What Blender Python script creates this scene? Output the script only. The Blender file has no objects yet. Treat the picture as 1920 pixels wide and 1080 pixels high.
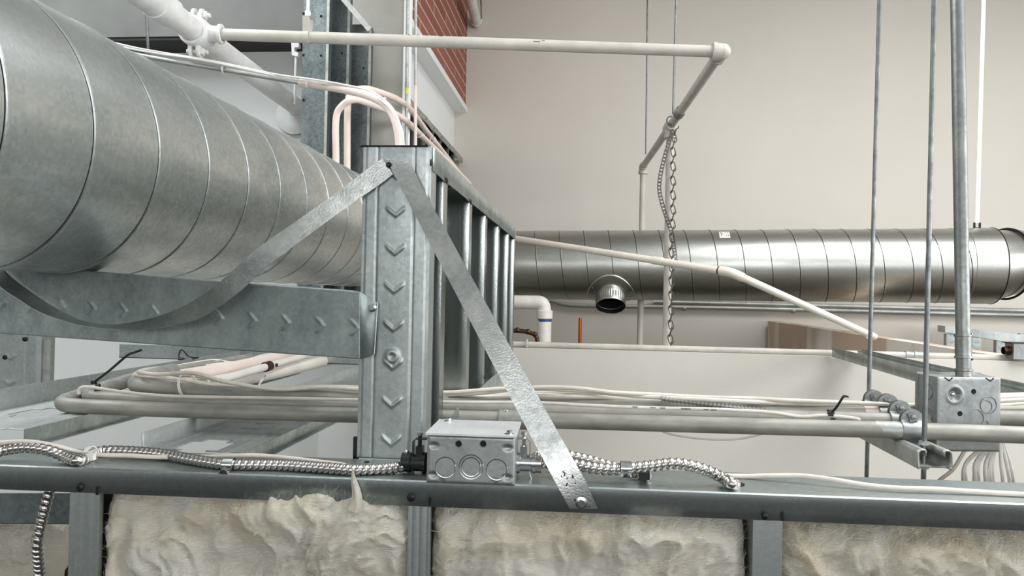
import bpy, bmesh, math, random
from mathutils import Vector, Matrix, noise
random.seed(7)
SC = bpy.context.scene
COL = SC.collection
PI = math.pi
H = 3.0                      # camera height above the floor
FPX = 1387.0

# ------------------------------------------------------------------ camera
cam_d = bpy.data.cameras.new('camera')
cam = bpy.data.objects.new('camera', cam_d); COL.objects.link(cam)
cam_d.sensor_width = 36.0; cam_d.lens = FPX / 1920 * 36.0
cam_d.clip_start = 0.02; cam_d.clip_end = 100
RM = (Matrix.Rotation(math.atan(135 / FPX), 3, 'Z') @ Matrix.Rotation(PI / 2 + math.atan(12.3 / FPX), 3, 'X')
      @ Matrix.Rotation(0.02, 3, 'Z'))
CAM = Vector((0, 0, H))
cam.matrix_world = Matrix.Translation(CAM) @ RM.to_4x4()
SC.camera = cam

# ------------------------------------------------------------------ world, exposure
w = bpy.data.worlds.new('world'); SC.world = w; w.use_nodes = True
w.node_tree.nodes['Background'].inputs[0].default_value = (0.86, 0.93, 1.0, 1)
w.node_tree.nodes['Background'].inputs[1].default_value = 1.0
SC.view_settings.view_transform = 'Standard'
SC.view_settings.look = 'None'
SC.view_settings.exposure = 0.42
SC.view_settings.gamma = 1.0
SC.view_settings.use_curve_mapping = False

def area(name, loc, rot, sx, sy, power, col=(1, 1, 1)):
    l = bpy.data.lights.new(name, 'AREA'); l.shape = 'RECTANGLE'; l.size = sx; l.size_y = sy
    l.energy = power; l.color = col
    o = bpy.data.objects.new(name, l); COL.objects.link(o)
    o.location = loc; o.rotation_euler = rot
    return o
# daylight through the right ceiling skylight and through the high windows behind the camera
area('unseen_overhead_light', (2.2, 1.2, H + 2.52), (0, 0, 0), 2.4, 3.3, 130, (0.97, 0.985, 1.0))
area('unseen_overhead_light', (-2.2, 1.1, H + 2.52), (0, 0, 0), 2.0, 2.2, 82, (0.95, 0.98, 1.0))  # added fill light for the left wall and column, in a made-up skylight
area('window_daylight', (0.2, -3.72, H + 0.575), (math.radians(90), 0, 0), 6.0, 0.85, 90, (0.98, 0.99, 1.0))
area('window_daylight', (4.66, -0.4, H + 0.7), (math.radians(90), 0, math.radians(90)), 5.2, 1.8, 118, (0.97, 0.985, 1.0))

# ------------------------------------------------------------------ geometry helpers
def V(x, y, z):
    return Vector((x, y, z + H))
def ray(px, py):
    return RM @ Vector(((px - 960) / FPX, (540 - py) / FPX, -1.0))
def P(px, py, Y):                      # where the sight line meets the plane at distance Y
    d = ray(px, py); return CAM + d * (Y / d.y)
def PZ(px, py, z):                     # ... meets the level z (relative to the eye)
    d = ray(px, py); return CAM + d * (z / d.z)
def PX_(px, py, X):
    d = ray(px, py); return CAM + d * (X / d.x)
_a, _b = PZ(0, 872, -0.216), PZ(1920, 945, -0.216)
WD = (_b - _a); WD.z = 0; WD.normalize()       # direction of the near partition
WN = Vector((-WD.y, WD.x, 0))                  # into the partition
W0 = _a + WD * (-_a.x / WD.x); W0.z = H
def PW(px, py, t):                     # ... meets the near partition's plane at depth t
    d = ray(px, py); o = W0 + WN * t
    return CAM + d * ((o - CAM).dot(WN) / d.dot(WN))
def FW(s, t, z):
    return W0 + WD * s + WN * t + Vector((0, 0, z))
def PPx(l):
    return [P(*a) for a in l]

def smooth_path(pts, k=6):
    pts = [Vector(p) for p in pts]
    if len(pts) < 3: return pts
    out = []
    n = len(pts)
    for i in range(n - 1):
        p0 = pts[max(i - 1, 0)]; p1 = pts[i]; p2 = pts[i + 1]; p3 = pts[min(i + 2, n - 1)]
        for j in range(k):
            t = j / k
            out.append(0.5 * ((2 * p1) + (p2 - p0) * t + (2 * p0 - 5 * p1 + 4 * p2 - p3) * t * t
                              + (-p0 + 3 * p1 - 3 * p2 + p3) * t ** 3))
    out.append(pts[-1].copy())
    return out
def resample(pts, step):
    L = [0]
    for a, b in zip(pts, pts[1:]): L.append(L[-1] + (b - a).length)
    n = max(2, int(L[-1] / step)); out = []; j = 0
    for i in range(n + 1):
        s = L[-1] * i / n
        while j < len(pts) - 2 and L[j + 1] < s: j += 1
        d = L[j + 1] - L[j]
        out.append(pts[j].lerp(pts[j + 1], 0 if d == 0 else min(1, (s - L[j]) / d)))
    return out

class MB:
    def __init__(s): s.v = []; s.f = []
    def add(s, vs, fs):
        o = len(s.v); s.v += [Vector(v) for v in vs]; s.f += [tuple(i + o for i in f) for f in fs]
    def box(s, c, a, b, d):            # centre, three half axes
        c = Vector(c); a = Vector(a); b = Vector(b); d = Vector(d)
        if a.cross(b).dot(d) < 0: a = -a
        vs = [c + a * i + b * j + d * k for k in (-1, 1) for j in (-1, 1) for i in (-1, 1)]
        s.add(vs, [(0, 2, 3, 1), (4, 5, 7, 6), (0, 1, 5, 4), (2, 6, 7, 3), (0, 4, 6, 2), (1, 3, 7, 5)])
        return s
    def span(s, p, q):                 # axis aligned from corner p to corner q
        p = Vector(p); q = Vector(q); c = (p + q) / 2; h = (q - p) / 2
        return s.box(c, (abs(h.x), 0, 0), (0, abs(h.y), 0), (0, 0, abs(h.z)))
    def tube(s, pts, r, n=12, cap=True, rf=None):
        pts = [Vector(p) for p in pts]; m = len(pts)
        T = []
        for i in range(m):
            a = pts[max(i - 1, 0)]; b = pts[min(i + 1, m - 1)]; T.append((b - a).normalized())
        u = T[0].orthogonal().normalized(); vs = []
        for i in range(m):
            u = (u - T[i] * u.dot(T[i])).normalized(); w_ = T[i].cross(u)
            rr = r[i] if isinstance(r, (list, tuple)) else r
            for k in range(n):
                th = 2 * PI * k / n
                q = rr if rf is None else rf(i, th)
                vs.append(pts[i] + (u * math.cos(th) + w_ * math.sin(th)) * q)
        fs = []
        for i in range(m - 1):
            for k in range(n):
                k2 = (k + 1) % n
                fs.append((i * n + k, i * n + k2, (i + 1) * n + k2, (i + 1) * n + k))
        if cap: fs += [tuple(range(n - 1, -1, -1)), tuple((m - 1) * n + k for k in range(n))]
        s.add(vs, fs); return s
    def cyl(s, a, b, r, n=16, r2=None, cap=True):
        return s.tube([a, b], [r, r if r2 is None else r2], n, cap)
    def lathe(s, o, ax, prof, n=24, cap=False):      # prof: (t along axis, radius)
        o = Vector(o); ax = Vector(ax).normalized(); u = ax.orthogonal().normalized(); w_ = ax.cross(u); vs = []
        for t, r in prof:
            for k in range(n):
                th = 2 * PI * k / n; vs.append(o + ax * t + (u * math.cos(th) + w_ * math.sin(th)) * r)
        fs = [(i * n + k, i * n + (k + 1) % n, (i + 1) * n + (k + 1) % n, (i + 1) * n + k)
              for i in range(len(prof) - 1) for k in range(n)]
        if cap: fs += [tuple(range(n - 1, -1, -1)), tuple((len(prof) - 1) * n + k for k in range(n))]
        s.add(vs, fs); return s
    def torus(s, c, ax, R, r, n=32, m=8):
        c = Vector(c); ax = Vector(ax).normalized(); u = ax.orthogonal().normalized(); w_ = ax.cross(u); vs = []
        for i in range(n):
            a = 2 * PI * i / n; d = u * math.cos(a) + w_ * math.sin(a)
            for j in range(m):
                b = 2 * PI * j / m; vs.append(c + d * (R + r * math.cos(b)) + ax * r * math.sin(b))
        fs = [(i * m + j, ((i + 1) % n) * m + j, ((i + 1) % n) * m + (j + 1) % m, i * m + (j + 1) % m)
              for i in range(n) for j in range(m)]
        s.add(vs, fs); return s
    def arc(s, c, a, b, R, r, t0, t1, n=20, m=8):   # bent rod in the plane of a,b
        return s.tube([Vector(c) + (Vector(a) * math.cos(t0 + (t1 - t0) * i / n) + Vector(b) * math.sin(t0 + (t1 - t0) * i / n)) * R
                       for i in range(n + 1)], r, m)
    def prism(s, poly, d):
        poly = [Vector(p) for p in poly]; d = Vector(d); n = len(poly)
        nrm = Vector((0, 0, 0))
        for i in range(n): nrm += poly[i].cross(poly[(i + 1) % n])
        if nrm.dot(d) > 0: poly.reverse()
        vs = poly + [p + d for p in poly]
        s.add(vs, [tuple(range(n)), tuple(range(2 * n - 1, n - 1, -1))] +
              [((i + 1) % n, i, i + n, (i + 1) % n + n) for i in range(n)])
        return s
    def grid(s, fn, nu, nv):
        vs = [fn(i / nu, j / nv) for j in range(nv + 1) for i in range(nu + 1)]
        fs = [(j * (nu + 1) + i, j * (nu + 1) + i + 1, (j + 1) * (nu + 1) + i + 1, (j + 1) * (nu + 1) + i)
              for j in range(nv) for i in range(nu)]
        s.add(vs, fs); return s
    def sphere(s, c, r, n=16, m=10, sq=(1, 1, 1)):
        c = Vector(c); vs = []
        for j in range(m + 1):
            a = PI * j / m
            for i in range(n):
                b = 2 * PI * i / n
                vs.append(c + Vector((math.sin(a) * math.cos(b) * sq[0], math.sin(a) * math.sin(b) * sq[1], math.cos(a) * sq[2])) * r)
        fs = [(j * n + i, (j + 1) * n + i, (j + 1) * n + (i + 1) % n, j * n + (i + 1) % n) for j in range(m) for i in range(n)]
        s.add(vs, fs); return s
    def strip(s, A, B, th):            # ribbon between two edge lines, given thickness
        m = len(A); vs = []
        for i in range(m):
            t = (A[min(i + 1, m - 1)] - A[max(i - 1, 0)]); nn = t.cross(B[i] - A[i]).normalized() * th / 2
            vs += [A[i] + nn, B[i] + nn, B[i] - nn, A[i] - nn]
        fs = [(i * 4 + k, i * 4 + (k + 1) % 4, i * 4 + 4 + (k + 1) % 4, i * 4 + 4 + k) for i in range(m - 1) for k in range(4)]
        fs += [(3, 2, 1, 0), tuple((m - 1) * 4 + k for k in range(4))]
        s.add(vs, fs); return s
    def build(s, name, mat, parent=None, smooth=35, solid=0, at=None, kind=None, label=None):
        xs = [v.x for v in s.v]; ys = [v.y for v in s.v]; zs = [v.z for v in s.v]
        o = Vector(((min(xs) + max(xs)) / 2, (min(ys) + max(ys)) / 2, min(zs))) if at is None else Vector(at)
        me = bpy.data.meshes.new(name); me.from_pydata([v - o for v in s.v], [], s.f); me.update()
        if not getattr(s, 'dark', None): me.validate()
        if smooth:
            me.polygons.foreach_set('use_smooth', [True] * len(me.polygons))
            me.set_sharp_from_angle(angle=math.radians(smooth))
        me.materials.append(mat)
        if getattr(s, 'dark', None):
            me.materials.append(M['seam'])
            for q in s.dark:
                if q < len(me.polygons): me.polygons[q].material_index = 1
        ob = bpy.data.objects.new(name, me); COL.objects.link(ob)
        if parent is not None:
            ob.parent = parent; ob.location = o - WL[parent.name]
        else: ob.location = o
        WL[ob.name] = o
        if solid:
            md = ob.modifiers.new('solid', 'SOLIDIFY'); md.thickness = solid; md.offset = 0
        if kind: ob['kind'] = kind
        if label: ob['label'] = label
        return ob
WL = {}
def root(name, loc, label, cat, group=None):
    o = bpy.data.objects.new(name, None); COL.objects.link(o); o.location = loc; o.empty_display_size = 0.05
    WL[o.name] = Vector(loc); return tag(o, label, cat, group)
def tag(o, label, cat, group=None, kind=None):
    o['label'] = label; o['category'] = cat
    if group: o['group'] = group
    if kind: o['kind'] = kind
    return o
def struct(o, label=None):
    o['kind'] = 'structure'
    if label: o['label'] = label; o['category'] = o.name.split('_')[0]
    return o

# ------------------------------------------------------------------ materials
def lin(c):
    return tuple(((x / 255) / 12.92 if x / 255 <= 0.04045 else ((x / 255 + 0.055) / 1.055) ** 2.4) for x in c)
def mat_base(name):
    m = bpy.data.materials.new(name); m.use_nodes = True; nt = m.node_tree
    return m, nt, nt.nodes['Principled BSDF']
def N(nt, t, **k):
    n = nt.nodes.new(t)
    for a, b in k.items(): setattr(n, a, b)
    return n
def ramp(nt, src, stops):
    r = N(nt, 'ShaderNodeValToRGB'); e = r.color_ramp.elements
    while len(e) < len(stops): e.new(0.5)
    for i, (p, c) in enumerate(stops):
        e[i].position = p; e[i].color = (*c, 1) if len(c) == 3 else c
    nt.links.new(src, r.inputs[0]); return r
def coords(nt, scale=(1, 1, 1), kind='Object'):
    tc = N(nt, 'ShaderNodeTexCoord'); mp = N(nt, 'ShaderNodeMapping'); mp.inputs['Scale'].default_value = scale
    nt.links.new(tc.outputs[kind], mp.inputs[0]); return mp.outputs[0]
def noise_n(nt, vec, scale, detail=4, rough=0.55, dist=0):
    n = N(nt, 'ShaderNodeTexNoise'); n.inputs['Scale'].default_value = scale; n.inputs['Detail'].default_value = detail
    n.inputs['Roughness'].default_value = rough; n.inputs['Distortion'].default_value = dist
    nt.links.new(vec, n.inputs['Vector']); return n.outputs[0]
def bump(nt, bs, src, st, dist=0.001):
    b = N(nt, 'ShaderNodeBump'); b.inputs['Strength'].default_value = st; b.inputs['Distance'].default_value = dist
    nt.links.new(src, b.inputs['Height']); nt.links.new(b.outputs[0], bs.inputs['Normal'])
GK = 0.96
def galv(name, c0, c1, rough=(0.28, 0.5), streak=(1, 1, 1), sc=14, metal=1.0, spangle=0.35, bmp=0.25, fine=260):
    m, nt, b = mat_base(name); L = nt.links.new
    c0 = tuple(x * GK for x in c0); c1 = tuple(x * GK for x in c1); spangle *= 0.4; rough = (rough[0] + 0.05, rough[1] + 0.04)
    v = coords(nt, streak); v2 = coords(nt)
    n1 = noise_n(nt, v, sc, 6, 0.65, 0.3)
    vo = N(nt, 'ShaderNodeTexVoronoi'); vo.inputs['Scale'].default_value = 190; L(v2, vo.inputs['Vector'])
    mx = N(nt, 'ShaderNodeMath', operation='MULTIPLY_ADD'); sep = N(nt, 'ShaderNodeSeparateColor'); L(vo.outputs['Color'], sep.inputs[0])
    L(sep.outputs[0], mx.inputs[0]); mx.inputs[1].default_value = spangle; L(n1, mx.inputs[2])
    r = ramp(nt, mx.outputs[0], [(0.35, lin(c0)), (0.75, lin(c1))]); L(r.outputs[0], b.inputs['Base Color'])
    rr = N(nt, 'ShaderNodeMapRange'); rr.inputs['From Min'].default_value = 0.3; rr.inputs['From Max'].default_value = 0.9
    rr.inputs['To Min'].default_value = rough[1]; rr.inputs['To Max'].default_value = rough[0]
    L(mx.outputs[0], rr.inputs[0]); L(rr.outputs[0], b.inputs['Roughness'])
    b.inputs['Metallic'].default_value = metal
    bump(nt, b, noise_n(nt, v2, fine, 3), bmp, 0.0004)
    return m
def paint(name, c0, c1, sc=6, rough=0.6, bmp=0.15, fine=180, metal=0.0, bd=0.0006, lo=0.35, hi=0.7, streak=(1, 1, 1)):
    m, nt, b = mat_base(name); L = nt.links.new
    v = coords(nt, streak); n1 = noise_n(nt, v, sc, 5, 0.6)
    r = ramp(nt, n1, [(lo, lin(c0)), (hi, lin(c1))]); L(r.outputs[0], b.inputs['Base Color'])
    b.inputs['Roughness'].default_value = rough; b.inputs['Metallic'].default_value = metal
    bump(nt, b, noise_n(nt, coords(nt), fine, 3), bmp, bd)
    return m
def flat(name, c, rough=0.5, metal=0.0):
    m, nt, b = mat_base(name); b.inputs['Base Color'].default_value = (*lin(c), 1)
    b.inputs['Roughness'].default_value = rough; b.inputs['Metallic'].default_value = metal
    v = coords(nt); n1 = noise_n(nt, v, 120, 3)
    mr = N(nt, 'ShaderNodeMapRange'); mr.inputs['To Min'].default_value = max(0.02, rough - 0.07); mr.inputs['To Max'].default_value = min(1, rough + 0.07)
    nt.links.new(n1, mr.inputs[0]); nt.links.new(mr.outputs[0], b.inputs['Roughness'])
    return m

M = {}
M['duct'] = galv('spiral_duct_zinc', (168, 174, 172), (228, 231, 228), (0.24, 0.40), (1, 0.35, 1), 9, spangle=0.3)
M['ductfar'] = galv('far_duct_zinc', (172, 174, 168), (212, 213, 206), (0.24, 0.36), (0.3, 1, 1), 7, spangle=0.2)
M['stud2'] = galv('smooth_stud_zinc', (150, 158, 156), (190, 196, 193), (0.12, 0.22), (1, 1, 0.3), 12, spangle=0.2)
M['stud'] = galv('stud_zinc', (150, 158, 156), (194, 199, 196), (0.3, 0.46), (1, 1, 0.3), 12, spangle=0.3)
M['track'] = galv('track_zinc', (150, 160, 160), (205, 212, 210), (0.26, 0.44), (0.35, 1, 1), 10, spangle=0.3)
M['oldstud'] = galv('dull_stud_zinc', (138, 148, 147), (176, 184, 181), (0.48, 0.6), (1, 1, 0.5), 22, spangle=0.3)
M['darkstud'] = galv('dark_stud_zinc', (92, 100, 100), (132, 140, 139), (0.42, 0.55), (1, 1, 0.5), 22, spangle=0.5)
M['strap'] = galv('strap_zinc', (150, 154, 152), (205, 206, 202), (0.24, 0.36), (1, 1, 1), 16, spangle=0.3, bmp=0.7, fine=420)
M['joist'] = galv('joist_zinc', (160, 166, 164), (204, 207, 204), (0.4, 0.6), (1, 0.3, 1), 14, metal=0.45, spangle=0.3)
M['emt'] = galv('conduit_zinc', (160, 162, 158), (198, 198, 192), (0.34, 0.55), (0.3, 1, 1), 30, metal=0.8, spangle=0.25)
M['bright'] = galv('lit_cover_zinc', (205, 207, 206), (232, 233, 231), (0.4, 0.55), (1, 1, 1), 18, metal=0.6, spangle=0.2)  # lighter zinc that paints light from above onto the box lid
M['emt2'] = galv('weathered_conduit_zinc', (118, 122, 120), (160, 162, 156), (0.3, 0.45), (1, 1, 0.4), 24, metal=0.9, spangle=0.3)
M['dusty'] = paint('dusty_conduit', (132, 131, 124), (170, 167, 157), 30, 0.55, 0.2, metal=0.35, streak=(0.4, 1, 1))
M['box'] = galv('box_zinc', (138, 141, 140), (178, 181, 179), (0.33, 0.5), (1, 1, 1), 18, metal=0.9, spangle=0.3)
M['bx'] = galv('armour_aluminium', (176, 172, 168), (206, 201, 196), (0.18, 0.28), (1, 1, 1), 30, spangle=0.15)
M['chain'] = galv('dull_chain_steel', (84, 82, 76), (120, 116, 108), (0.4, 0.55), (1, 1, 1), 40, spangle=0.2)
M['rod'] = galv('rod_zinc', (112, 116, 116), (150, 152, 150), (0.3, 0.45), (1, 1, 1), 40, spangle=0.2)
M['steel'] = flat('bright_zinc_screw', (196, 198, 198), 0.25, 1.0)
M['black'] = flat('black_oxide', (22, 23, 24), 0.45, 0.3)
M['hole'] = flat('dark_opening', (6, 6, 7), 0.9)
M['blackplastic'] = flat('black_nylon', (16, 16, 17), 0.5)
M['whiteplastic'] = flat('white_nylon', (222, 220, 212), 0.45)
M['cable'] = paint('white_cable_jacket', (198, 190, 178), (216, 209, 198), 30, 0.5, 0.05)
M['cable2'] = paint('pale_cable_jacket', (206, 202, 196), (226, 222, 216), 30, 0.5, 0.05)
M['pink'] = paint('pinkish_white_pipe', (214, 196, 186), (228, 212, 203), 12, 0.42, 0.05)
M['cpvc'] = paint('cream_sprinkler_pipe', (212, 202, 188), (226, 217, 204), 10, 0.42, 0.05)
M['pvc'] = paint('white_drain_pipe', (216, 210, 200), (232, 227, 218), 14, 0.4, 0.05)
M['iron'] = paint('white_painted_iron', (206, 205, 203), (226, 225, 222), 20, 0.45, 0.3, 90)
M['beigepipe'] = paint('beige_painted_iron', (176, 170, 160), (196, 190, 180), 14, 0.5, 0.25, 90)
M['wall'] = paint('warm_white_plaster', (207, 200, 189), (214, 208, 198), 0.8, 0.75, 0.25, 60, bd=0.002, lo=0.3, hi=0.75)
M['wall2'] = paint('low_wall_paint', (196, 191, 181), (205, 200, 190), 1.2, 0.7, 0.2, 60, bd=0.002)
M['greywall'] = paint('pale_grey_plaster', (188, 189, 186), (200, 201, 198), 1.1, 0.75, 0.2, 60, bd=0.002)
M['white'] = paint('white_gloss_trim', (232, 234, 234), (240, 241, 241), 2, 0.4, 0.1)
M['column'] = paint('painted_column', (166, 164, 155), (184, 181, 172), 5, 0.6, 0.3, 70)
M['beam'] = paint('grey_painted_beam', (98, 99, 96), (116, 117, 113), 3, 0.6, 0.3, 60)
M['beamshade'] = paint('dark_steel', (26, 26, 24), (38, 38, 35), 5, 0.7, 0.3, 60)  # near-black colour standing in for the shade under the beam
M['darkwall'] = paint('dark_grey_wall', (72, 73, 72), (84, 85, 84), 2, 0.8, 0.2)
M['concrete'] = paint('grey_concrete_floor', (52, 52, 50), (70, 69, 67), 1.5, 0.7, 0.4, 30)
M['ceiling'] = paint('white_ceiling', (196, 197, 195), (208, 208, 206), 1.0, 0.8, 0.1)
M['copper'] = flat('copper', (178, 92, 52), 0.3, 1.0)
M['bronze'] = flat('tarnished_copper', (84, 62, 48), 0.4, 0.9)
M['blue'] = flat('blue_primer', (40, 66, 128), 0.5)
M['yellow'] = flat('yellow_tape', (214, 214, 40), 0.5)
M['seam'] = flat('dirty_seam_gap', (34, 36, 38), 0.6)
M['ink'] = flat('black_ink', (52, 46, 46), 0.7)
M['label'] = flat('white_label_paper', (222, 219, 212), 0.6)
M['strapwhite'] = flat('white_web_strap', (246, 243, 238), 0.5)

def brick_mat():
    m, nt, b = mat_base('red_brick'); L = nt.links.new
    tc = N(nt, 'ShaderNodeTexCoord'); sp = N(nt, 'ShaderNodeSeparateXYZ'); cb = N(nt, 'ShaderNodeCombineXYZ')
    L(tc.outputs['Object'], sp.inputs[0]); L(sp.outputs['Y'], cb.inputs['X']); L(sp.outputs['Z'], cb.inputs['Y'])
    br = N(nt, 'ShaderNodeTexBrick'); L(cb.outputs[0], br.inputs['Vector'])
    br.inputs['Scale'].default_value = 1.0; br.inputs['Brick Width'].default_value = 0.62; br.inputs['Row Height'].default_value = 0.068
    br.inputs['Mortar Size'].default_value = 0.005; br.inputs['Mortar Smooth'].default_value = 0.2
    br.inputs['Color1'].default_value = (*lin((158, 98, 80)), 1); br.inputs['Color2'].default_value = (*lin((138, 82, 67)), 1)
    br.inputs['Mortar'].default_value = (*lin((205, 180, 164)), 1)
    n = noise_n(nt, tc.outputs['Object'], 40, 4)
    mx = N(nt, 'ShaderNodeMix', data_type='RGBA', blend_type='MULTIPLY'); mx.inputs[0].default_value = 0.5
    L(br.outputs[0], mx.inputs[6]); r = ramp(nt, n, [(0.3, (0.6, 0.6, 0.6)), (0.7, (1, 1, 1))]); L(r.outputs[0], mx.inputs[7])
    L(mx.outputs[2], b.inputs['Base Color']); b.inputs['Roughness'].default_value = 0.85
    bump(nt, b, br.outputs[1], -0.6, 0.004)
    return m
M['brick'] = brick_mat()
def drywall_mat():
    m, nt, b = mat_base('unpainted_gypsum_board'); L = nt.links.new
    v = coords(nt, (1.0, 1.0, 0.08)); n = noise_n(nt, v, 5.5, 2, 0.4)
    r = ramp(nt, n, [(0.46, lin((202, 180, 158))), (0.53, lin((232, 224, 212)))]); L(r.outputs[0], b.inputs['Base Color'])
    b.inputs['Roughness'].default_value = 0.85
    return m
M['gypsum'] = drywall_mat()
def wool_mat(name, far=False):
    m, nt, b = mat_base(name); L = nt.links.new
    v = coords(nt, (1, 1, 1)); n1 = noise_n(nt, v, 7, 6, 0.62, 1.2); n2 = noise_n(nt, v, 42, 5, 0.7, 0.8)
    r = ramp(nt, n1, [(0.28, lin((216, 184, 132))), (0.42, lin((244, 232, 202))), (0.6, lin((251, 245, 230))), (0.8, lin((236, 226, 204)))])
    mx = N(nt, 'ShaderNodeMix', data_type='RGBA', blend_type='MULTIPLY'); mx.inputs[0].default_value = 0.55
    r2 = ramp(nt, n2, [(0.3, (0.88, 0.86, 0.82)), (0.6, (1, 1, 1))])
    L(r.outputs[0], mx.inputs[6]); L(r2.outputs[0], mx.inputs[7]); L(mx.outputs[2], b.inputs['Base Color'])
    b.inputs['Roughness'].default_value = 0.95
    b.inputs['Sheen Weight'].default_value = 0.5
    b.inputs['Subsurface Weight'].default_value = 0.12; b.inputs['Subsurface Radius'].default_value = (0.02, 0.016, 0.01); b.inputs['Subsurface Scale'].default_value = 0.6
    b.inputs['Specular IOR Level'].default_value = 0.1
    mu = N(nt, 'ShaderNodeMath', operation='ADD'); L(noise_n(nt, v, 60, 8, 0.75, 1.5), mu.inputs[0]); L(noise_n(nt, coords(nt, (1, 1, 5)), 160, 4, 0.7, 1.0), mu.inputs[1])
    bump(nt, b, mu.outputs[0], 1.0, 0.006)
    return m
M['wool'] = wool_mat('mineral_wool')
M['fibre'] = flat('wool_fibre', (244, 238, 224), 0.9)

# ================================================================== THE SETTING
Z = Vector((0, 0, 1)); X = Vector((1, 0, 0)); Yv = Vector((0, 1, 0))
def slab(name, p, q, mat, label=None):
    return struct(MB().span(V(*p), V(*q)).build(name, mat, smooth=0), label)
slab('floor', (-4.2, -4.0, -3.1), (4.8, 4.95, -3.0), M['concrete'])
# ceiling with a skylight opening, plus an added one for the left fill light
CZ0, CZ1 = 2.2, 2.45
mb = MB()
xs = [-4.2, -3.2, -1.2, 1.0, 3.4, 4.8]; ysv = [-4.0, -0.5, 0.0, 2.2, 2.9, 4.95]
for i in range(5):
    for j in range(5):
        if (i == 1 and j == 2) or (i == 3 and j in (1, 2, 3)): continue
        mb.span(V(xs[i], ysv[j], CZ0), V(xs[i + 1], ysv[j + 1], CZ1))
struct(mb.build('ceiling', M['ceiling'], smooth=0))
slab('wall_back', (-0.87, 4.7, -3.0), (4.8, 4.95, 2.2), M['wall'])
mb = MB().span(V(4.6, -4.0, -3.0), V(4.8, 4.7, -0.2)); mb.span(V(4.6, -4.0, 1.6), V(4.8, 4.7, 2.2))
mb.span(V(4.6, -4.0, -0.2), V(4.8, -3.0, 1.6)); mb.span(V(4.6, 2.2, -0.2), V(4.8, 4.7, 1.6))
struct(mb.build('wall_right', M['wall'], smooth=0))
mb = MB()
for y in (-3.0, -1.7, -0.4, 0.9, 2.2): mb.span(V(4.59, y - 0.03, -0.2), V(4.63, y + 0.03, 1.6))
for z in (-0.2, 1.6): mb.span(V(4.59, -3.0, z - 0.025), V(4.63, 2.2, z + 0.025))
struct(mb.build('window_2', M['white'], smooth=0))
slab('wall_left', (-4.2, -4.0, -3.0), (-4.0, 2.75, 2.2), M['greywall'])
slab('wall_far_left', (-4.0, 2.75, -3.0), (-0.95, 2.95, 2.2), M['greywall'])
# wall behind the camera with a row of high windows
mb = MB()
mb.span(V(-4.2, -3.8, -3.0), V(4.8, -3.6, 0.15)); mb.span(V(-4.2, -3.8, 1.0), V(4.8, -3.6, 2.2))
mb.span(V(-4.2, -3.8, 0.15), V(-2.8, -3.6, 1.0)); mb.span(V(3.2, -3.8, 0.15), V(4.8, -3.6, 1.0))
struct(mb.build('wall_front', M['darkwall'], smooth=0))
mb = MB()
for x in (-2.8, -1.3, 0.2, 1.7, 3.2): mb.span(V(x - 0.03, -3.68, 0.15), V(x + 0.03, -3.62, 1.0))
for z in (0.15, 1.0): mb.span(V(-2.8, -3.68, z - 0.025), V(3.2, -3.62, z + 0.025))
struct(mb.build('window_1', M['white'], smooth=0))
# column between the left wall and the bay, and its bright corner trim
mb = MB().span(V(-0.95, 2.61, 0.0), V(-0.6624, 2.645, 2.2))
struct(mb.build('column', M['column'], smooth=0))
mb = MB().span(V(-0.6624, 2.6, 0.0), V(-0.643, 2.645, 2.2))
slab('wall_under_column', (-0.95, 2.61, -3.0), (-0.65, 2.645, 0.0), M['greywall'])
struct(mb.build('trim_1', M['white'], smooth=0))
# brick side wall high up, white beam below it
slab('wall_brick', (-0.95, 2.65, 1.2), (-0.7815, 4.7, 2.2), M['brick'])
slab('trim_2', (-0.95, 2.65, 1.165), (-0.77, 4.7, 1.2), M['white'])
slab('wall_side', (-0.95, 2.65, 0.87), (-0.854, 4.7, 1.165), M['white'])
slab('wall_side_inner', (-0.95, 2.65, -3.0), (-0.9, 4.7, 0.87), M['greywall'])
# grey beam across the far left wall, its shaded underside painted in as a dark strip
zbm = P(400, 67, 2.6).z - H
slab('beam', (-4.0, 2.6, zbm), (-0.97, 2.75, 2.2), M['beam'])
slab('beam_lower_flange', (-4.0, 2.605, zbm - 0.012), (-0.97, 2.75, zbm), M['beamshade'])
# low wall with the painted conduit on it
slab('wall_low', (-0.74, 3.0, -3.0), (4.6, 3.12, -0.216), M['wall2'])

# diagonal unpainted partition behind the low wall
a = P(1440, 602, 4.66); b_ = P(1640, 632, 3.75); c_ = P(1880, 668, 3.14)
mb = MB(); bk = Vector((0.08, 0.03, 0))
def wallseg(mb, p, q, zb, d):
    mb.prism([p, q, Vector((q.x, q.y, H + zb)), Vector((p.x, p.y, H + zb))], d)
wallseg(mb, a, c_, -3.0, bk)
struct(mb.build('partition_wall', M['gypsum'], smooth=0))

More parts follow.
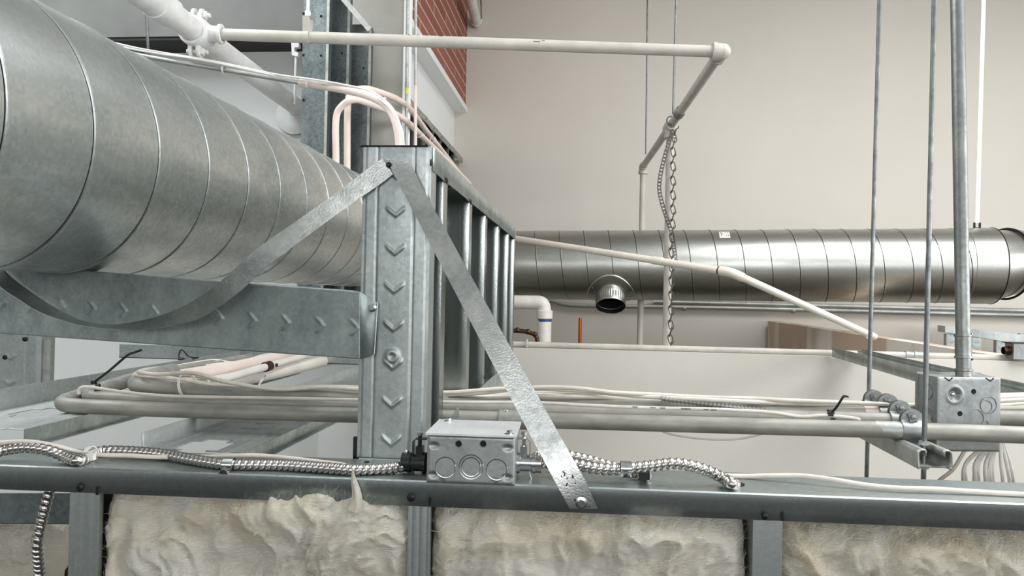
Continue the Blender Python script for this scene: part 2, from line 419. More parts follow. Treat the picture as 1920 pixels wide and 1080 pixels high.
# ================================================================== METAL PROFILES
def chev(period, tip0, A=0.0016, half=0.0135, k=0.8, sg=0.0021):
    def f(du, w):
        if abs(du) > half: return 0
        m = (w - tip0) / period; best = 9
        for q in (math.floor(m), math.floor(m) - 1, math.floor(m) + 1):
            best = min(best, abs(w - (tip0 + q * period) - k * abs(du)))
        return A * math.exp(-(best / sg) ** 2) * min(1, (half - abs(du)) / 0.003)
    return f
def section(web, fl, lip, ribs, dense, flr=0, knurl=False):
    pts = []
    def seg(a, b, n):
        for i in range(n): pts.append((a[0] + (b[0] - a[0]) * i / n, a[1] + (b[1] - a[1]) * i / n))
    if lip: seg((lip, fl), (0, fl), 2)
    nf = 12 if knurl else 2
    fa = [(0 + (0.0007 if (knurl and i % 4 == 2) else 0), fl - fl * i / nf) for i in range(nf)]
    pts += fa
    us = [web * i / dense for i in range(dense + 1)]
    for u in us:
        d = 0
        if ribs:
            for r in (0.22, 0.76):
                d += 0.0013 * math.exp(-((u / web - r) / 0.012) ** 2)
            d += 0.0008 if (u / web < 0.05 or u / web > 0.95) else 0
        pts.append((u, d))
    pts += [(web - (0.0007 if (knurl and i % 4 == 2) else 0), fl * i / nf) for i in range(1, nf + 1)]
    if lip: pts += [(web - lip * i / 2, fl) for i in (1, 2)]
    return pts
def profile(O, U, Vd, W, L, web=0.089, fl=0.032, lip=0.006, ribs=True, dense=10, nw=1, emb=None, knurl=False, hole=None, dirv=1, wob=0):
    """C-section: web along U at Vd=0, flanges along Vd, swept along W."""
    O = Vector(O); U = Vector(U).normalized(); Vd = Vector(Vd).normalized(); W = Vector(W).normalized()
    sec = section(web, fl, lip, ribs, dense, knurl=knurl); n = len(sec)
    mb = MB(); vs = []; fs = []
    for j in range(nw + 1):
        ww = L * j / nw
        for (u, v) in sec:
            d = v
            if emb and v < 0.004 and 0.01 < u < web - 0.01: d = v + dirv * emb(u - web / 2, ww)
            if wob: d += wob * noise.noise(Vector((u * 18, ww * 9, 3.1)))
            vs.append(O + U * u + Vd * d + W * ww)
    for j in range(nw):
        for i in range(n - 1):
            if hole:
                uc = (sec[i][0] + sec[i + 1][0]) / 2; wc = L * (j + .5) / nw; vc = (sec[i][1] + sec[i + 1][1]) / 2
                if vc < 0.004 and any(h(uc, wc) for h in hole): continue
            fs.append((j * n + i, j * n + i + 1, (j + 1) * n + i + 1, (j + 1) * n + i))
    mb.add(vs, fs); return mb
def punch(u0, w0, a=0.019, b=0.05):
    def f(u, w): return abs(u - u0) < (a if abs(w - w0) < b * 0.6 else a * 0.55) and abs(w - w0) < b
    return f
def screw(p, n, mat, parent, r=0.0042, name='screw', hexa=False):
    n = Vector(n).normalized(); p = Vector(p)
    mb = MB()
    if hexa:
        mb.lathe(p, n, [(0, r * 1.5), (0.0008, r * 1.5), (0.0009, r), (0.004, r), (0.004, 0.0001)], 6)
        mb.lathe(p, n, [(0, r * 1.6), (0.0006, r * 1.6), (0.0012, r)], 16)
    else:
        mb.lathe(p, n, [(0, r), (0.001, r), (0.0022, r * 0.6), (0.0024, r * 0.35), (0.0012, r * 0.3), (0.0012, 0.0001)], 14)
    return mb.build(name, mat, parent)

# ------------------------------------------------------------------ near partition: top track
ZT = -0.216
tr = root('top_track', FW(0, 0, ZT), 'galvanised top track of the near partition running across the bottom of the picture', 'metal track')
mb = MB(); th = 0.0011
S0, S1 = -1.5, 1.6
prof = [(0.0, -0.0288), (0.0, -0.0012), (0.0012, 0), (0.0968, 0), (0.098, -0.0012), (0.098, -0.0288)]
nx = 220; vs = []; fs = []
holeS = None
for i in range(nx + 1):
    s = S0 + (S1 - S0) * i / nx
    for k, (t, z) in enumerate(prof):
        wv = 0.0004 * noise.noise(Vector((s * 4.5, 0, k * 0.4))) if k in (0, 1, 4, 5) else 0
        vs.append(FW(s, t + wv, ZT + z))
for i in range(nx):
    for k in range(5): fs.append((i * 6 + k, (i + 1) * 6 + k, (i + 1) * 6 + k + 1, i * 6 + k + 1))
mb.add(vs, fs); mb.build('channel', M['track'], tr, solid=th)
for px, py in ((150, 914), (771, 933), (1434, 968)):
    screw(PW(px, py, -0.0008), -WN, M['black'], tr, 0.0048 if px != 1434 else 0.0038)
for px, py in ((182, 921), (806, 940), (1467, 969)):       # slot marks at the stud edges
    p = PW(px, py, -0.0008); MB().box(p, WD * 0.0013, WN * 0.0006, Z * 0.0045).build('slot', M['hole'], tr)
MB().lathe(PZ(1378, 907, ZT + 0.0009), Z, [(0, 0.0001), (0.0002, 0.011), (0.0004, 0.011)], 24).build('cable_hole', M['hole'], tr)
MB().lathe(PZ(688, 866, ZT + 0.0009), Z, [(0, 0.0001), (0.0002, 0.0035), (0.0004, 0.0035)], 18).build('hole', M['hole'], tr)

# studs of the near partition
def px_s(px, py, t): return (PW(px, py, t) - W0).dot(WD)
near = [(130, 185, 'near partition stud left of the cream insulation, beside the hanging armoured cable'),
        (765, 806, 'near partition stud below the junction box, between two insulation batts'),
        (1412, 1466, 'near partition stud between the middle and right insulation batts')]
edges = []
for (a0, a1, lab) in near:
    s0 = px_s(a0, 1010, 0.002); s1 = px_s(a1, 1010, 0.002); edges.append((s0, s1))
    t = root('wall_stud', FW(s0, 0, -2.6), lab, 'metal stud', 'studs of the near partition')
    mb = profile(FW(s0, 0.002, -0.85), WN, WD, Z, 0.63, 0.09, s1 - s0, 0.007, False, 6, 60, knurl=True)
    mb.build('steel_section', M['stud'], t, solid=0.001)
    mb = profile(FW(s0, 0.002, -2.98), WN, WD, Z, 2.13, 0.09, s1 - s0, 0.007, False, 4, 2)
    mb.build('lower_section', M['stud'], t, solid=0.001)

# ------------------------------------------------------------------ insulation batts
def batt(s0, s1, ztop, zbot, t_face, depth, seed, lab, puff=None, spikes=(), group='insulation batts in the near partition', topfn=None):
    r = root('insulation_batt', FW((s0 + s1) / 2, t_face, zbot), lab, 'insulation', group)
    nu = int((s1 - s0) / 0.0028); nv = int((ztop - zbot) / 0.0028)
    def fb(p, o=5):
        a = 0; amp = 1; f = 1
        for k in range(o):
            a += amp * noise.noise(p * f); amp *= 0.55; f *= 2.05
        return a
    def h(u, v):
        p = Vector((u * (s1 - s0) * 8 + seed * 9.1, v * (ztop - zbot) * 8, seed))
        q = p + Vector((fb(p * 0.9 + Vector((3, 1, 2)), 3), fb(p * 0.8 + Vector((7, 5, 1)), 3), 0)) * 0.9
        rid = 1 - abs(fb(q * 1.1, 4)) * 1.6
        f = fb(q * 1.7 + Vector((0, 0, 5)), 6)
        return 0.010 * rid + 0.007 * f + 0.0022 * fb(q * 9, 4)
    def topz(u):
        return ztop + (topfn(u) if topfn else 0) + 0.004 * noise.noise(Vector((u * 20, seed, 0)))
    def pt(u, v):
        zt = topz(u)
        s = s0 + (s1 - s0) * u; z = zbot + (zt - zbot) * v
        e = min(u, 1 - u) * (s1 - s0); et = (zt - z)
        rnd = 0.016 * (max(0, 1 - e / 0.022) ** 2)
        rt = 0.02 * (max(0, 1 - et / 0.03) ** 2)
        b = h(u, v)
        if puff: b += puff(u, v)
        return FW(s, t_face - b + rnd + rt, z + 0.004 * noise.noise(Vector((u * 40, v * 40, seed))))
    mb = MB().grid(pt, nu, nv)
    # back and sides
    bl = [FW(s0, t_face + depth, zbot), FW(s1, t_face + depth, zbot), FW(s1, t_face + depth, ztop), FW(s0, t_face + depth, ztop)]
    o = len(mb.v); mb.v += bl
    W_ = nu + 1
    mb.f.append((o, o + 3, o + 2, o + 1))
    for i in range(nu):
        f = nv * W_ + i; mb.v.append(FW(s0 + (s1 - s0) * (i + .5) / nu, t_face + depth, ztop))
        mb.f.append((f, f + 1, len(mb.v) - 1))
    k = len(mb.v); mb.v += [pt(0, 0), pt(0, 1), pt(1, 0), pt(1, 1)]
    mb.f += [(k, k + 1, o + 3, o), (k + 3, k + 2, o + 1, o + 2), (k + 1, k + 3, o + 2, o + 3), (k + 2, k, o, o + 1)]
    mb.build('wool_blanket', M['wool'], r, smooth=80)
    # loose fibres
    fm = MB(); rnd = random.Random(seed * 31)
    for q in range(7000):
        u = rnd.random(); v = rnd.random() ** 0.8
        p = pt(u, v); L = rnd.uniform(0.006, 0.02); ang = rnd.gauss(PI * 0.55, 0.7)
        bend = rnd.uniform(-1.6, 1.6); w_ = rnd.uniform(0.00005, 0.00013)
        pts = []; c = p + WN * 0.0005
        for j in range(5):
            a_ = ang + bend * j / 4
            d = WD * math.cos(a_) + Z * math.sin(a_) - WN * rnd.uniform(-0.1, 0.16)
            pts.append(c); c = c + d * L / 4
        A = [a_ + Z * w_ * (1 - j / 5) for j, a_ in enumerate(pts)]; B = [a_ - Z * w_ * (1 - j / 5) + WD * w_ for j, a_ in enumerate(pts)]
        k = len(fm.v)
        for a_, b2 in zip(A, B): fm.v += [a_, b2]
        fm.f += [(k + 2 * j, k + 2 * j + 1, k + 2 * j + 3, k + 2 * j + 2) for j in range(4)]
    fm.build('loose_fibres', M['fibre'], r, smooth=0, kind='stuff')
    if spikes:
        sm = MB()
        for (px, py, hh, ww) in spikes:
            base = PW(px, py, t_face - 0.024); pts_ = []; rs_ = []
            for q in range(15):
                f = q / 14; pts_.append(base + Z * (-0.012 + (hh + 0.012) * f) + WD * (0.0022 * math.sin(f * 5)) + WN * 0.002 * math.sin(f * 3)); rs_.append(ww * (1 - f) ** 0.85 + 0.0002)
            sm.tube(pts_, rs_, 20, rf=lambda i, th: rs_[i] * (1 + 0.55 * noise.noise(Vector((math.cos(th) * 2.2, math.sin(th) * 2.2, i * 0.12)))))
        sm.build('wool_tuft', M['wool'], r, smooth=80)
    return r
ztr = ZT - 0.0295
def puff1(u, v):
    z = v; return 0.024 * math.exp(-((u - 0.74) / 0.26) ** 2 - ((v - 0.95) / 0.22) ** 2) + 0.012 * math.exp(-((u - 0.2) / 0.2) ** 2 - ((v - 0.6) / 0.2) ** 2)
def top1(u): return 0.0125 * math.exp(-((u - 0.72) / 0.25) ** 4)
batt(edges[0][1] - 0.003, edges[1][0] + 0.001, ztr, -0.62, 0.014, 0.07, 1,
     'cream insulation batt puffing up over the track left of the junction box', puff1, [(664, 938, 0.036, 0.0075)], topfn=top1)
batt(edges[1][1] + 0.0005, edges[2][0] - 0.004, ztr, -0.62, 0.016, 0.07, 2,
     'cream insulation batt below the screwed foot of the slanting strap', lambda u, v: 0.012 * math.exp(-((v - 1) / 0.25) ** 2) * (0.4 + 0.6 * math.exp(-((u - 0.4) / 0.3) ** 2)))
batt(edges[2][1] + 0.0005, edges[2][1] + 0.42, ztr - 0.003, -0.62, 0.02, 0.065, 3,
     'greyish cream insulation batt in the bottom right corner',
     lambda u, v: 0.01 * math.exp(-((v - 0.9) / 0.12) ** 2), topfn=lambda u: -0.004 - 0.006 * u)
# studs continue off frame on the far left with the batt set back behind the armoured cable
batt(px_s(-420, 1040, 0.1), px_s(112, 1040, 0.1), -0.322, -0.66, 0.10, 0.07, 4,
     'insulation batt set back behind the hanging armoured cable in the bottom left corner',
     topfn=lambda u: -0.006 - 0.03 * max(0, (u - 0.9) / 0.1) ** 2)
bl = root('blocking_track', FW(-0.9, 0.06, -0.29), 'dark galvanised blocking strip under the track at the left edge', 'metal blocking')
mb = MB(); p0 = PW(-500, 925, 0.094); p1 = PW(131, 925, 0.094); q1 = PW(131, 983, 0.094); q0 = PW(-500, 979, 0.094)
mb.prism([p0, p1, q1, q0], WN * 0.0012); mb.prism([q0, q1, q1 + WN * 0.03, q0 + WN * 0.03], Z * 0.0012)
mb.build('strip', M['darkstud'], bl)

# ------------------------------------------------------------------ receding partition on the track
RX0, RX1 = P(675, 600, .94).x, P(802, 600, .94).x; RY = 0.942
post_t = 0.098
post = root('end_stud', V((RX0 + RX1) / 2, 0.94, ZT), 'wide galvanised end stud with embossed chevrons standing on the track in the centre', 'metal stud')
LZ = 0.4
def dimple(du, w):   # round dimple near the chevron
    r = math.hypot(du, w - (LZ - 0.0)) ; return 0
ch = chev(0.0494, 0.019, A=0.0015, sg=0.0026)
def emb_post(du, w):
    d = ch(du, w); r = math.hypot(du + 0.001, w - 0.133)
    return d + 0.0018 * math.exp(-((r - 0.006) / 0.0035) ** 2)
pz0 = P(740, 861, 0.94).z - H
pz1 = P(740, 274, 0.94).z - H
mb = profile(V(RX0, 0.94, pz0), X, Yv, Z, pz1 - pz0, RX1 - RX0, 0.033, 0.006, True, 64, 300, emb=emb_post, dirv=-1, wob=0.0008)
mb.build('steel_section', M['stud'], post, solid=0.0009)
mb = MB().box(P(739, 274, 0.9385) , X * 0.0445, Yv * 0.0012, Z * 0.0010); mb.build('top_edge', M['hole'], post)
mb = MB().box(P(668, 843, 0.955), X * 0.0035, Yv * 0.003, Z * 0.017); mb.build('side_clip', M['black'], post)
# bottom flange of the receding partition's bottom track and its top track
def rtrack(name, z, up, lab):
    r = root(name, V(RX1, RY, z), lab, 'metal track')
    L = 1.17
    prof = [(RX0 - 0.001, z + up * 0.031), (RX0 - 0.001, z), (RX1 + 0.001, z), (RX1 + 0.0012, z + up * 0.031)]
    mb = MB(); ny = 60
    vs = [V(x + (0.0016 * noise.noise(Vector((j * 0.35, k, 0))) if k in (0, 3) else 0), RY + (0.003 if up < 0 else 0.03) + L * j / ny, zz) for j in range(ny + 1) for k, (x, zz) in enumerate(prof)]
    fs = [(j * 4 + k, j * 4 + k + 1, (j + 1) * 4 + k + 1, (j + 1) * 4 + k) for j in range(ny) for k in range(3)]
    mb.add(vs, fs); mb.build('channel', M['track'], r, solid=0.001)
    return r
zt = P(803, 276, 0.94).z - H + 0.001
tt = rtrack('top_track', zt, -1, 'galvanised top track of the receding partition, screwed along its flange')
bt = rtrack('bottom_track', ZT + 0.001, 1, 'galvanised bottom track of the receding partition seen behind the end stud')
bev = []
ys = [(827, 835), (875, 882), (905, 911), (930, 935), (949, 953), (961, 964)]
ords = ['first', 'second', 'third', 'fourth', 'fifth', 'last']
for i, (a0, a1) in enumerate(ys):
    Y1 = PX_(a1, 560, RX1).y
    sy = Y1 - 0.032
    r = root('wall_stud', V(RX0, sy, ZT), 'dark galvanised stud of the receding partition, %s behind the chevron end stud' % ords[i], 'metal stud', 'studs of the receding partition')
    mb = profile(V(RX0 + 0.001, sy, ZT + 0.003), X, Yv, Z, zt - ZT - 0.006, 0.088, 0.032, 0.006, True, 12, 24, knurl=True)
    mb.build('steel_section', M['stud2'], r, solid=0.001)
for px, py in ((807, 305), (837, 339), (882, 379), (912, 407), (935, 426)):
    screw(PX_(px, py, RX1 + 0.0022), X, M['black'], tt, 0.0045)
screw(PX_(910, 707, RX1 + 0.0022), X, M['black'], bt, 0.0045)
screw(PX_(850, 788, RX1 + 0.0022), X, M['steel'], bt, 0.004)
# little torn galvanised tab beside the end stud
mb = MB().prism([P(836, 800, 0.99), P(862, 798, 0.99), P(860, 760, 0.99), P(848, 778, 0.99)], Yv * 0.001)
mb.build('bent_tab', M['box'], bt)

# ------------------------------------------------------------------ cross stud under the duct
cs = root('cross_stud', P(350, 640, 0.96), 'horizontal galvanised stud with arrow embossing screwed to the end stud under the big duct', 'metal stud')
A0, A1 = P(-160, 485, 0.985), P(675, 547, 0.934)      # top edge
B0, B1 = P(-160, 613, 0.985), P(675, 673, 0.934)
Ud = (A1 - A0).normalized(); Lc = (A1 - A0).length; Wd_ = (B0 - A0); Wl = Wd_.length; Wn = Wd_.normalized()
Nc = Ud.cross(Wn).normalized()
if Nc.y > 0: Nc = -Nc
chv = chev(0.048, 0.0, A=0.0019, half=0.0125, k=0.85, sg=0.0026)
ch0 = (P(667, 612, 0.934) - A0).dot(Ud)
def csf(u, v):
    w_ = u * Lc; d = v - 0.5
    e = chv(d * Wl - 0.004 + 0.0, -(w_ - ch0)) if 0.08 < v < 0.92 else 0
    return A0 + Ud * w_ + (B0 - A0).lerp(B1 - A1, u) * v + Nc * (e * 0.9 - 0.0006 * noise.noise(Vector((w_ * 12, v * 3, 0))))
mb = MB().grid(csf, 460, 64)
# bottom and top flange behind, tapered tab end
mb.grid(lambda u, v: A0 + (B0 - A0) + (Ud * (Lc - 0.012) + ((B1 - A1) - (B0 - A0)) * 1) * u - Nc * 0.03 * v, 2, 1)
mb.grid(lambda u, v: A0 + (Ud * (Lc - 0.012)) * u - Nc * 0.03 * v, 2, 1)
T1, T2 = P(708, 568, 0.932), P(702, 664, 0.932)
k = len(mb.v); mb.v += [A1, T1, T2, B1]; mb.f += [(k, k + 3, k + 2, k + 1)]
mb.build('steel_section', M['oldstud'], cs, solid=0.0011)
screw(P(698, 577, 0.9305), (0, -1, 0), M['steel'], cs, 0.0035, hexa=True)
MB().tube([T1 - Yv * 0.001, T2 - Yv * 0.001], 0.0009, 6).build('bright_edge', M['steel'], cs)

# ------------------------------------------------------------------ spiral ducts
def spiral(O, A, U, W, R, L, pitch, phase, ridge=0.0015, n=128):
    """right handed lock seam: crest at axial = phase + pitch*(k + theta/2pi)"""
    tj = [(0.0, 0), (0.2, 0), (0.4, 0), (0.6, 0), (0.8, 0), (0.9, 0), (0.937, 0), (0.938, -0.003), (0.950, -0.003), (0.951, 0),
          (0.958, ridge), (0.975, ridge * 1.15), (0.99, ridge * 1.1), (0.995, 0)]
    Mj = len(tj); turns = int(L / pitch) + 3
    k0 = int(math.floor(-phase / pitch)) - 1
    mb = MB(); mb.dark = []; vs = []
    tot = (turns + 2) * Mj
    for m in range(tot):
        k, j = divmod(m, Mj)
        for i in range(n):
            th = 2 * PI * i / n
            a = phase + pitch * (k0 - 1 + k + tj[j][0] - 0.975 + i / n)
            rr = R + (tj[j][1] if 0 <= a <= L else 0)
            ac = min(max(a, 0), L)
            rr += 0.0007 * noise.noise(Vector((math.cos(th) * 1.6, math.sin(th) * 1.6, ac * 5)))
            vs.append(O + A * ac + (U * math.cos(th) + W * math.sin(th)) * rr)
    fs = []
    for m in range(tot - Mj - 1):
        for i in range(n):
            if i < n - 1: q = (m * n + i, m * n + i + 1, (m + 1) * n + i + 1, (m + 1) * n + i)
            else: q = (m * n + i, (m + Mj) * n, (m + Mj + 1) * n, (m + 1) * n + i)
            p = [vs[x] for x in q]
            if (p[0] - p[2]).length < 1e-6 or (p[1] - p[3]).length < 1e-6 or (p[1] - p[2]).length < 1e-7: 
                if (p[0] - p[3]).length < 1e-7: continue
            fs.append(q)
            if 6 <= m % Mj <= 8: mb.dark.append(len(fs) - 1)
    mb.add(vs, fs); return mb
DX, DZ, DR = -0.7297, 0.187, 0.1697
L0 = -1.2; LL = 2.745 - L0
ph = (0.795 - L0 - 0.13 * 0.25)
big = spiral(V(DX, L0, DZ), Yv, Z, X, DR, LL, 0.13, ph).build('spiral_duct', M['duct'], smooth=50, solid=0.0)
tag(big, 'large shiny spiral duct filling the upper left, held by a sheet metal strap', 'duct')

FZ, FY, FR = 0.182, 4.0, 0.188
fd = root('spiral_duct', V(0.6, FY, FZ - FR), 'long horizontal spiral duct along the back wall with a side outlet', 'duct')
# axis comes slightly towards the camera on its right end
fa = P(900, 497, 4.08); fb_ = P(1856, 498.5, 3.93); FA = (fb_ - fa).normalized()
FU = (Yv - FA * Yv.dot(FA)).normalized(); FWv = FA.cross(FU).normalized()
FL = (fb_ - fa).length
spx = P(1280, 433, 4.0); sa = (spx - fa).dot(FA)
spiral(fa, FA, FU, FWv, FR, FL, 0.1318, sa - 0.1318 * 0.25, ridge=0.0022, n=96).build('duct_body', M['ductfar'], fd, smooth=50)
# plain end collar with dark rim
e0 = fb_ - FA * 0.14
MB().lathe(e0, FA, [(0, FR + 0.0005), (0.002, FR + 0.003), (0.13, FR + 0.003), (0.14, FR + 0.0035), (0.141, FR - 0.004)], 64).build('end_collar', M['ductfar'], fd)
MB().torus(fb_ + FA * 0.002, FA, FR + 0.002, 0.0035, 64, 8).build('rim', M['black'], fd)
# flared elbow after the end
mb = MB(); eo = fb_ + FA * 0.004
prof = []
ctr = eo; vs = []; n = 48
for j in range(9):
    q = j / 8; c = eo + FA * (0.10 * q) + FU * (0.02 * q) + Z * (0.02 * q) ; ax = (FA + FU * 0.5 * q).normalized()
    u = (Z - ax * Z.dot(ax)).normalized(); w_ = ax.cross(u)
    for i in range(n):
        th_ = 2 * PI * i / n; vs.append(c + (u * math.cos(th_) + w_ * math.sin(th_)) * (FR - 0.008 - 0.014 * math.sin(q * 1.5)))
mb.add(vs, [(j * n + i, j * n + (i + 1) % n, (j + 1) * n + (i + 1) % n, (j + 1) * n + i) for j in range(8) for i in range(n)])
mb.build('elbow', M['ductfar'], fd)
MB().torus(fb_ + FA * 0.075 + FU * 0.01 + Z * 0.01, (FA + FU * 0.3), FR - 0.012, 0.006, 48, 8).build('rim', M['black'], fd)
# take-off collar
to_c = fa + FA * (P(1144, 540, 4.0) - fa).dot(FA); ta = Vector((0, -0.54, -0.842)).normalized()
tl = 0.262; tr_ = 0.0775
def crimp(r, th_): return r * (1 + 0.012 * math.cos(40 * th_))
mb = MB(); u_ = X.copy(); w_ = ta.cross(u_).normalized(); prof = []
for j in range(22):
    t_ = 0.13 + (tl - 0.13) * j / 21
    rr = tr_ + (0.0012 if 0.195 < t_ < 0.2 else 0)
    prof.append((t_, rr, 0.20 < t_ < 0.245))
n = 160; vs = []
for (t_, rr, c) in prof:
    for i in range(n):
        a_ = 2 * PI * i / n; q = crimp(rr, a_) if c else rr
        vs.append(to_c + ta * t_ + (u_ * math.cos(a_) + w_ * math.sin(a_)) * q)
fs = [(j * n + i, j * n + (i + 1) % n, (j + 1) * n + (i + 1) % n, (j + 1) * n + i) for j in range(21) for i in range(n)]
mb.add(vs, fs)
mb.build('outlet_collar', M['ductfar'], fd, solid=0.0012)
MB().torus(to_c + ta * (tl - 0.03), ta, tr_ - 0.0015, 0.0016, 64, 6).build('inner_bead', M['box'], fd)
MB().lathe(to_c + ta * (tl - 0.028), ta, [(-0.11, 0.0001), (-0.11, tr_ - 0.002), (0, tr_ - 0.002), (0.026, tr_ - 0.0018)], 64).build('dark_lining', M['hole'], fd)  # near-black cup painting in the shade inside the outlet
# saddle plate projected on the duct along the outlet axis
def saddle(rr, a_):
    off = u_ * math.cos(a_) * rr + w_ * math.sin(a_) * rr
    base = to_c + off; R2 = FR + 0.003
    rel = base - fa; rel = rel - FA * rel.dot(FA); tt_ = ta - FA * ta.dot(FA)
    A_ = tt_.dot(tt_); B_ = 2 * rel.dot(tt_); C_ = rel.dot(rel) - R2 * R2
    t_ = (-B_ + math.sqrt(max(0, B_ * B_ - 4 * A_ * C_))) / (2 * A_)
    return base + ta * t_
mb = MB().grid(lambda u, v: saddle(0.0775 + 0.047 * v, 2 * PI * u), 64, 6)
mb.build('saddle_plate', M['ductfar'], fd, smooth=60, solid=0.002)
for k in range(8):
    a_ = 2 * PI * k / 8 + 0.3; p = saddle(0.11, a_)
    screw(p + ta * 0.002, ta, M['steel'], fd, 0.004)
# printed paper label on top
lc = P(1363, 440.5, 3.83); 
def duct_pt(px, py):
    d = ray(px, py); o = CAM - fa; 
    oo = o - FA * o.dot(FA); dd = d - FA * d.dot(FA); R2 = FR + 0.0012
    A_ = dd.dot(dd); B_ = 2 * oo.dot(dd); C_ = oo.dot(oo) - R2 * R2; D_ = B_ * B_ - 4 * A_ * C_
    if D_ < 0: D_ = 0
    return CAM + d * ((-B_ - math.sqrt(D_)) / (2 * A_))
la0, la1 = (duct_pt(1348, 440) - fa).dot(FA), (duct_pt(1368, 440) - fa).dot(FA)
def on_duct(ax_, ang, R2): return fa + FA * ax_ + (FU * -math.cos(ang) + Z * math.sin(ang)) * R2
def ang_of(p):
    rel = p - fa; rel -= FA * rel.dot(FA); return math.atan2(rel.dot(Z), -rel.dot(FU))
g0, g1 = ang_of(duct_pt(1358, 446)), ang_of(duct_pt(1358, 434.5))
lb = MB().grid(lambda u, v: on_duct(la0 + (la1 - la0) * u, g0 + (g1 - g0) * v, FR + 0.0012), 4, 8).build('paper_label', M['label'], fd)
mk = MB()
def markseg(u0, v0, u1, v1, w_=0.035):
    p = [(u0, v0), (u1, v1)]; 
    def q(u, v): return on_duct(la0 + (la1 - la0) * u, g0 + (g1 - g0) * v, FR + 0.0018)
    du, dv = u1 - u0, v1 - v0; l_ = math.hypot(du, dv); nx_, ny_ = -dv / l_ * w_, du / l_ * w_
    mk.add([q(u0 + nx_, v0 + ny_), q(u0 - nx_, v0 - ny_), q(u1 - nx_, v1 - ny_), q(u1 + nx_, v1 + ny_)], [(0, 1, 2, 3)])
markseg(0.18, 0.25, 0.13, 0.85); markseg(0.15, 0.8, 0.3, 0.55); markseg(0.3, 0.55, 0.18, 0.45)
markseg(0.66, 0.28, 0.6, 0.85, 0.025); markseg(0.86, 0.28, 0.8, 0.85, 0.04)
mk.build('printing', M['ink'], lb, smooth=0)
# web strap holding the far duct
sw = root('web_strap', P(1832, 420, 3.94), 'white flat strap coming down to a small bracket on the back duct', 'strap')
pt_, pb_ = P(1846, -60, 3.94), P(1832, 418, 3.94)
dirs = (pt_ - pb_).normalized(); ptop = pb_ + dirs * ((H + 2.2 - pb_.z) / dirs.z)
MB().strip([ptop - X * 0.01, pb_ - X * 0.01], [ptop + X * 0.01, pb_ + X * 0.01], 0.003).build('webbing', M['strapwhite'], sw)
mb = MB().box(pb_ - Z * 0.012 + X * 0.013, X * 0.002, Yv * 0.008, Z * 0.014); mb.box(pb_ - Z * 0.012 - X * 0.013, X * 0.002, Yv * 0.008, Z * 0.014)
mb.box(pb_ - Z * 0.026, X * 0.015, Yv * 0.008, Z * 0.003)
mb.build('bracket', M['black'], sw)

# ------------------------------------------------------------------ sheet metal hanger strap
up = [(717, 297, .934), (690, 316, .932), (635, 358, .930), (562, 410, .927), (480, 468, .923), (440, 505, .922), (397, 541, .922), (350, 571, .927), (300, 592, .932),
      (250, 604, .938), (200, 609, .944), (150, 600, .952), (100, 575, .958), (57, 547, .962), (15, 514, .964)]
lo = [(737, 327, .934), (712, 346, .932), (650, 389, .930), (575, 444, .925), (498, 502, .917), (462, 536, .913), (425, 566, .910), (375, 597, .909), (330, 609, .909),
      (280, 617, .909), (225, 618, .910), (150, 610, .912), (78, 587, .914), (36, 562, .916), (-6, 532, .918)]
A_ = PPx(up); B_ = PPx(lo)
# carry on round the far side of the duct
def rim(yy, a): return V(DX + (DR + 0.006) * math.sin(a), yy, DZ + (DR + 0.006) * math.cos(a))
for k in range(9):
    a = PI + 0.75 + k * 0.28
    A_.append(rim(0.965, a)); B_.append(rim(0.925, a))
A_ = smooth_path(A_, 5); B_ = smooth_path(B_, 5)
st = MB().strip(A_, B_, 0.0007).build('sling_strap', M['strap'], smooth=60)
tag(st, 'curved galvanised strap slung under the big duct and rising to the end stud', 'strap')
C1 = [P(722, 298, .930), P(742, 312, .928), P(1060, 948, .826)]
C2 = [P(769, 305, .930), P(784, 330, .928), P(1121, 953, .815)]
br = root('brace_strap', P(1090, 943, .82), 'straight galvanised strap slanting down from the top of the end stud to the track', 'strap')
top_l, top_r = P(724, 297, .931), P(770, 305, .931); knee_l, knee_r = P(742, 333, .929), P(790, 348, .929)
fl_l = PW(1068, 953, -0.006); fl_r = PW(1121, 954, -0.006); ed_l = PW(1050, 920, -0.007); ed_r = PW(1100, 905, -0.007)
def bl(a, b): return [a.lerp(b, i / 12) for i in range(13)]
La = [top_l] + [knee_l.lerp(ed_l, i / 14) for i in range(15)] + [fl_l]
Lb = [top_r] + [knee_r.lerp(ed_r, i / 14) for i in range(15)] + [fl_r]
for i in range(1, 15):
    sg = -0.006 * math.sin(PI * i / 15) ; La[i + 1] = La[i + 1] + Vector((0, sg, 0)); Lb[i + 1] = Lb[i + 1] + Vector((0, sg, 0))
MB().strip(La, Lb, 0.0008).build('strap_band', M['strap'], br, smooth=60)
screw(P(729, 309, .9295), (0, -1, 0), M['black'], br, 0.0024, hexa=True)
screw(PW(1090, 943, -0.0075), -WN, M['steel'], br, 0.0042, hexa=True)
rr_ = random.Random(3); mb = MB()
for k in range(30):
    q = rr_.random() ** 1.3; f = rr_.uniform(0.15, 0.95)
    p = PW(1062 + 42 * (1 - q) + (f - 0.5) * 30 - 8, 952 - 70 * q, -0.0079); mb.box(p, WD * rr_.uniform(.0004, .0009), WN * 0.0002, Z * rr_.uniform(.0006, .0013))
mb.build('tar_specks', M['ink'], br, kind='stuff')

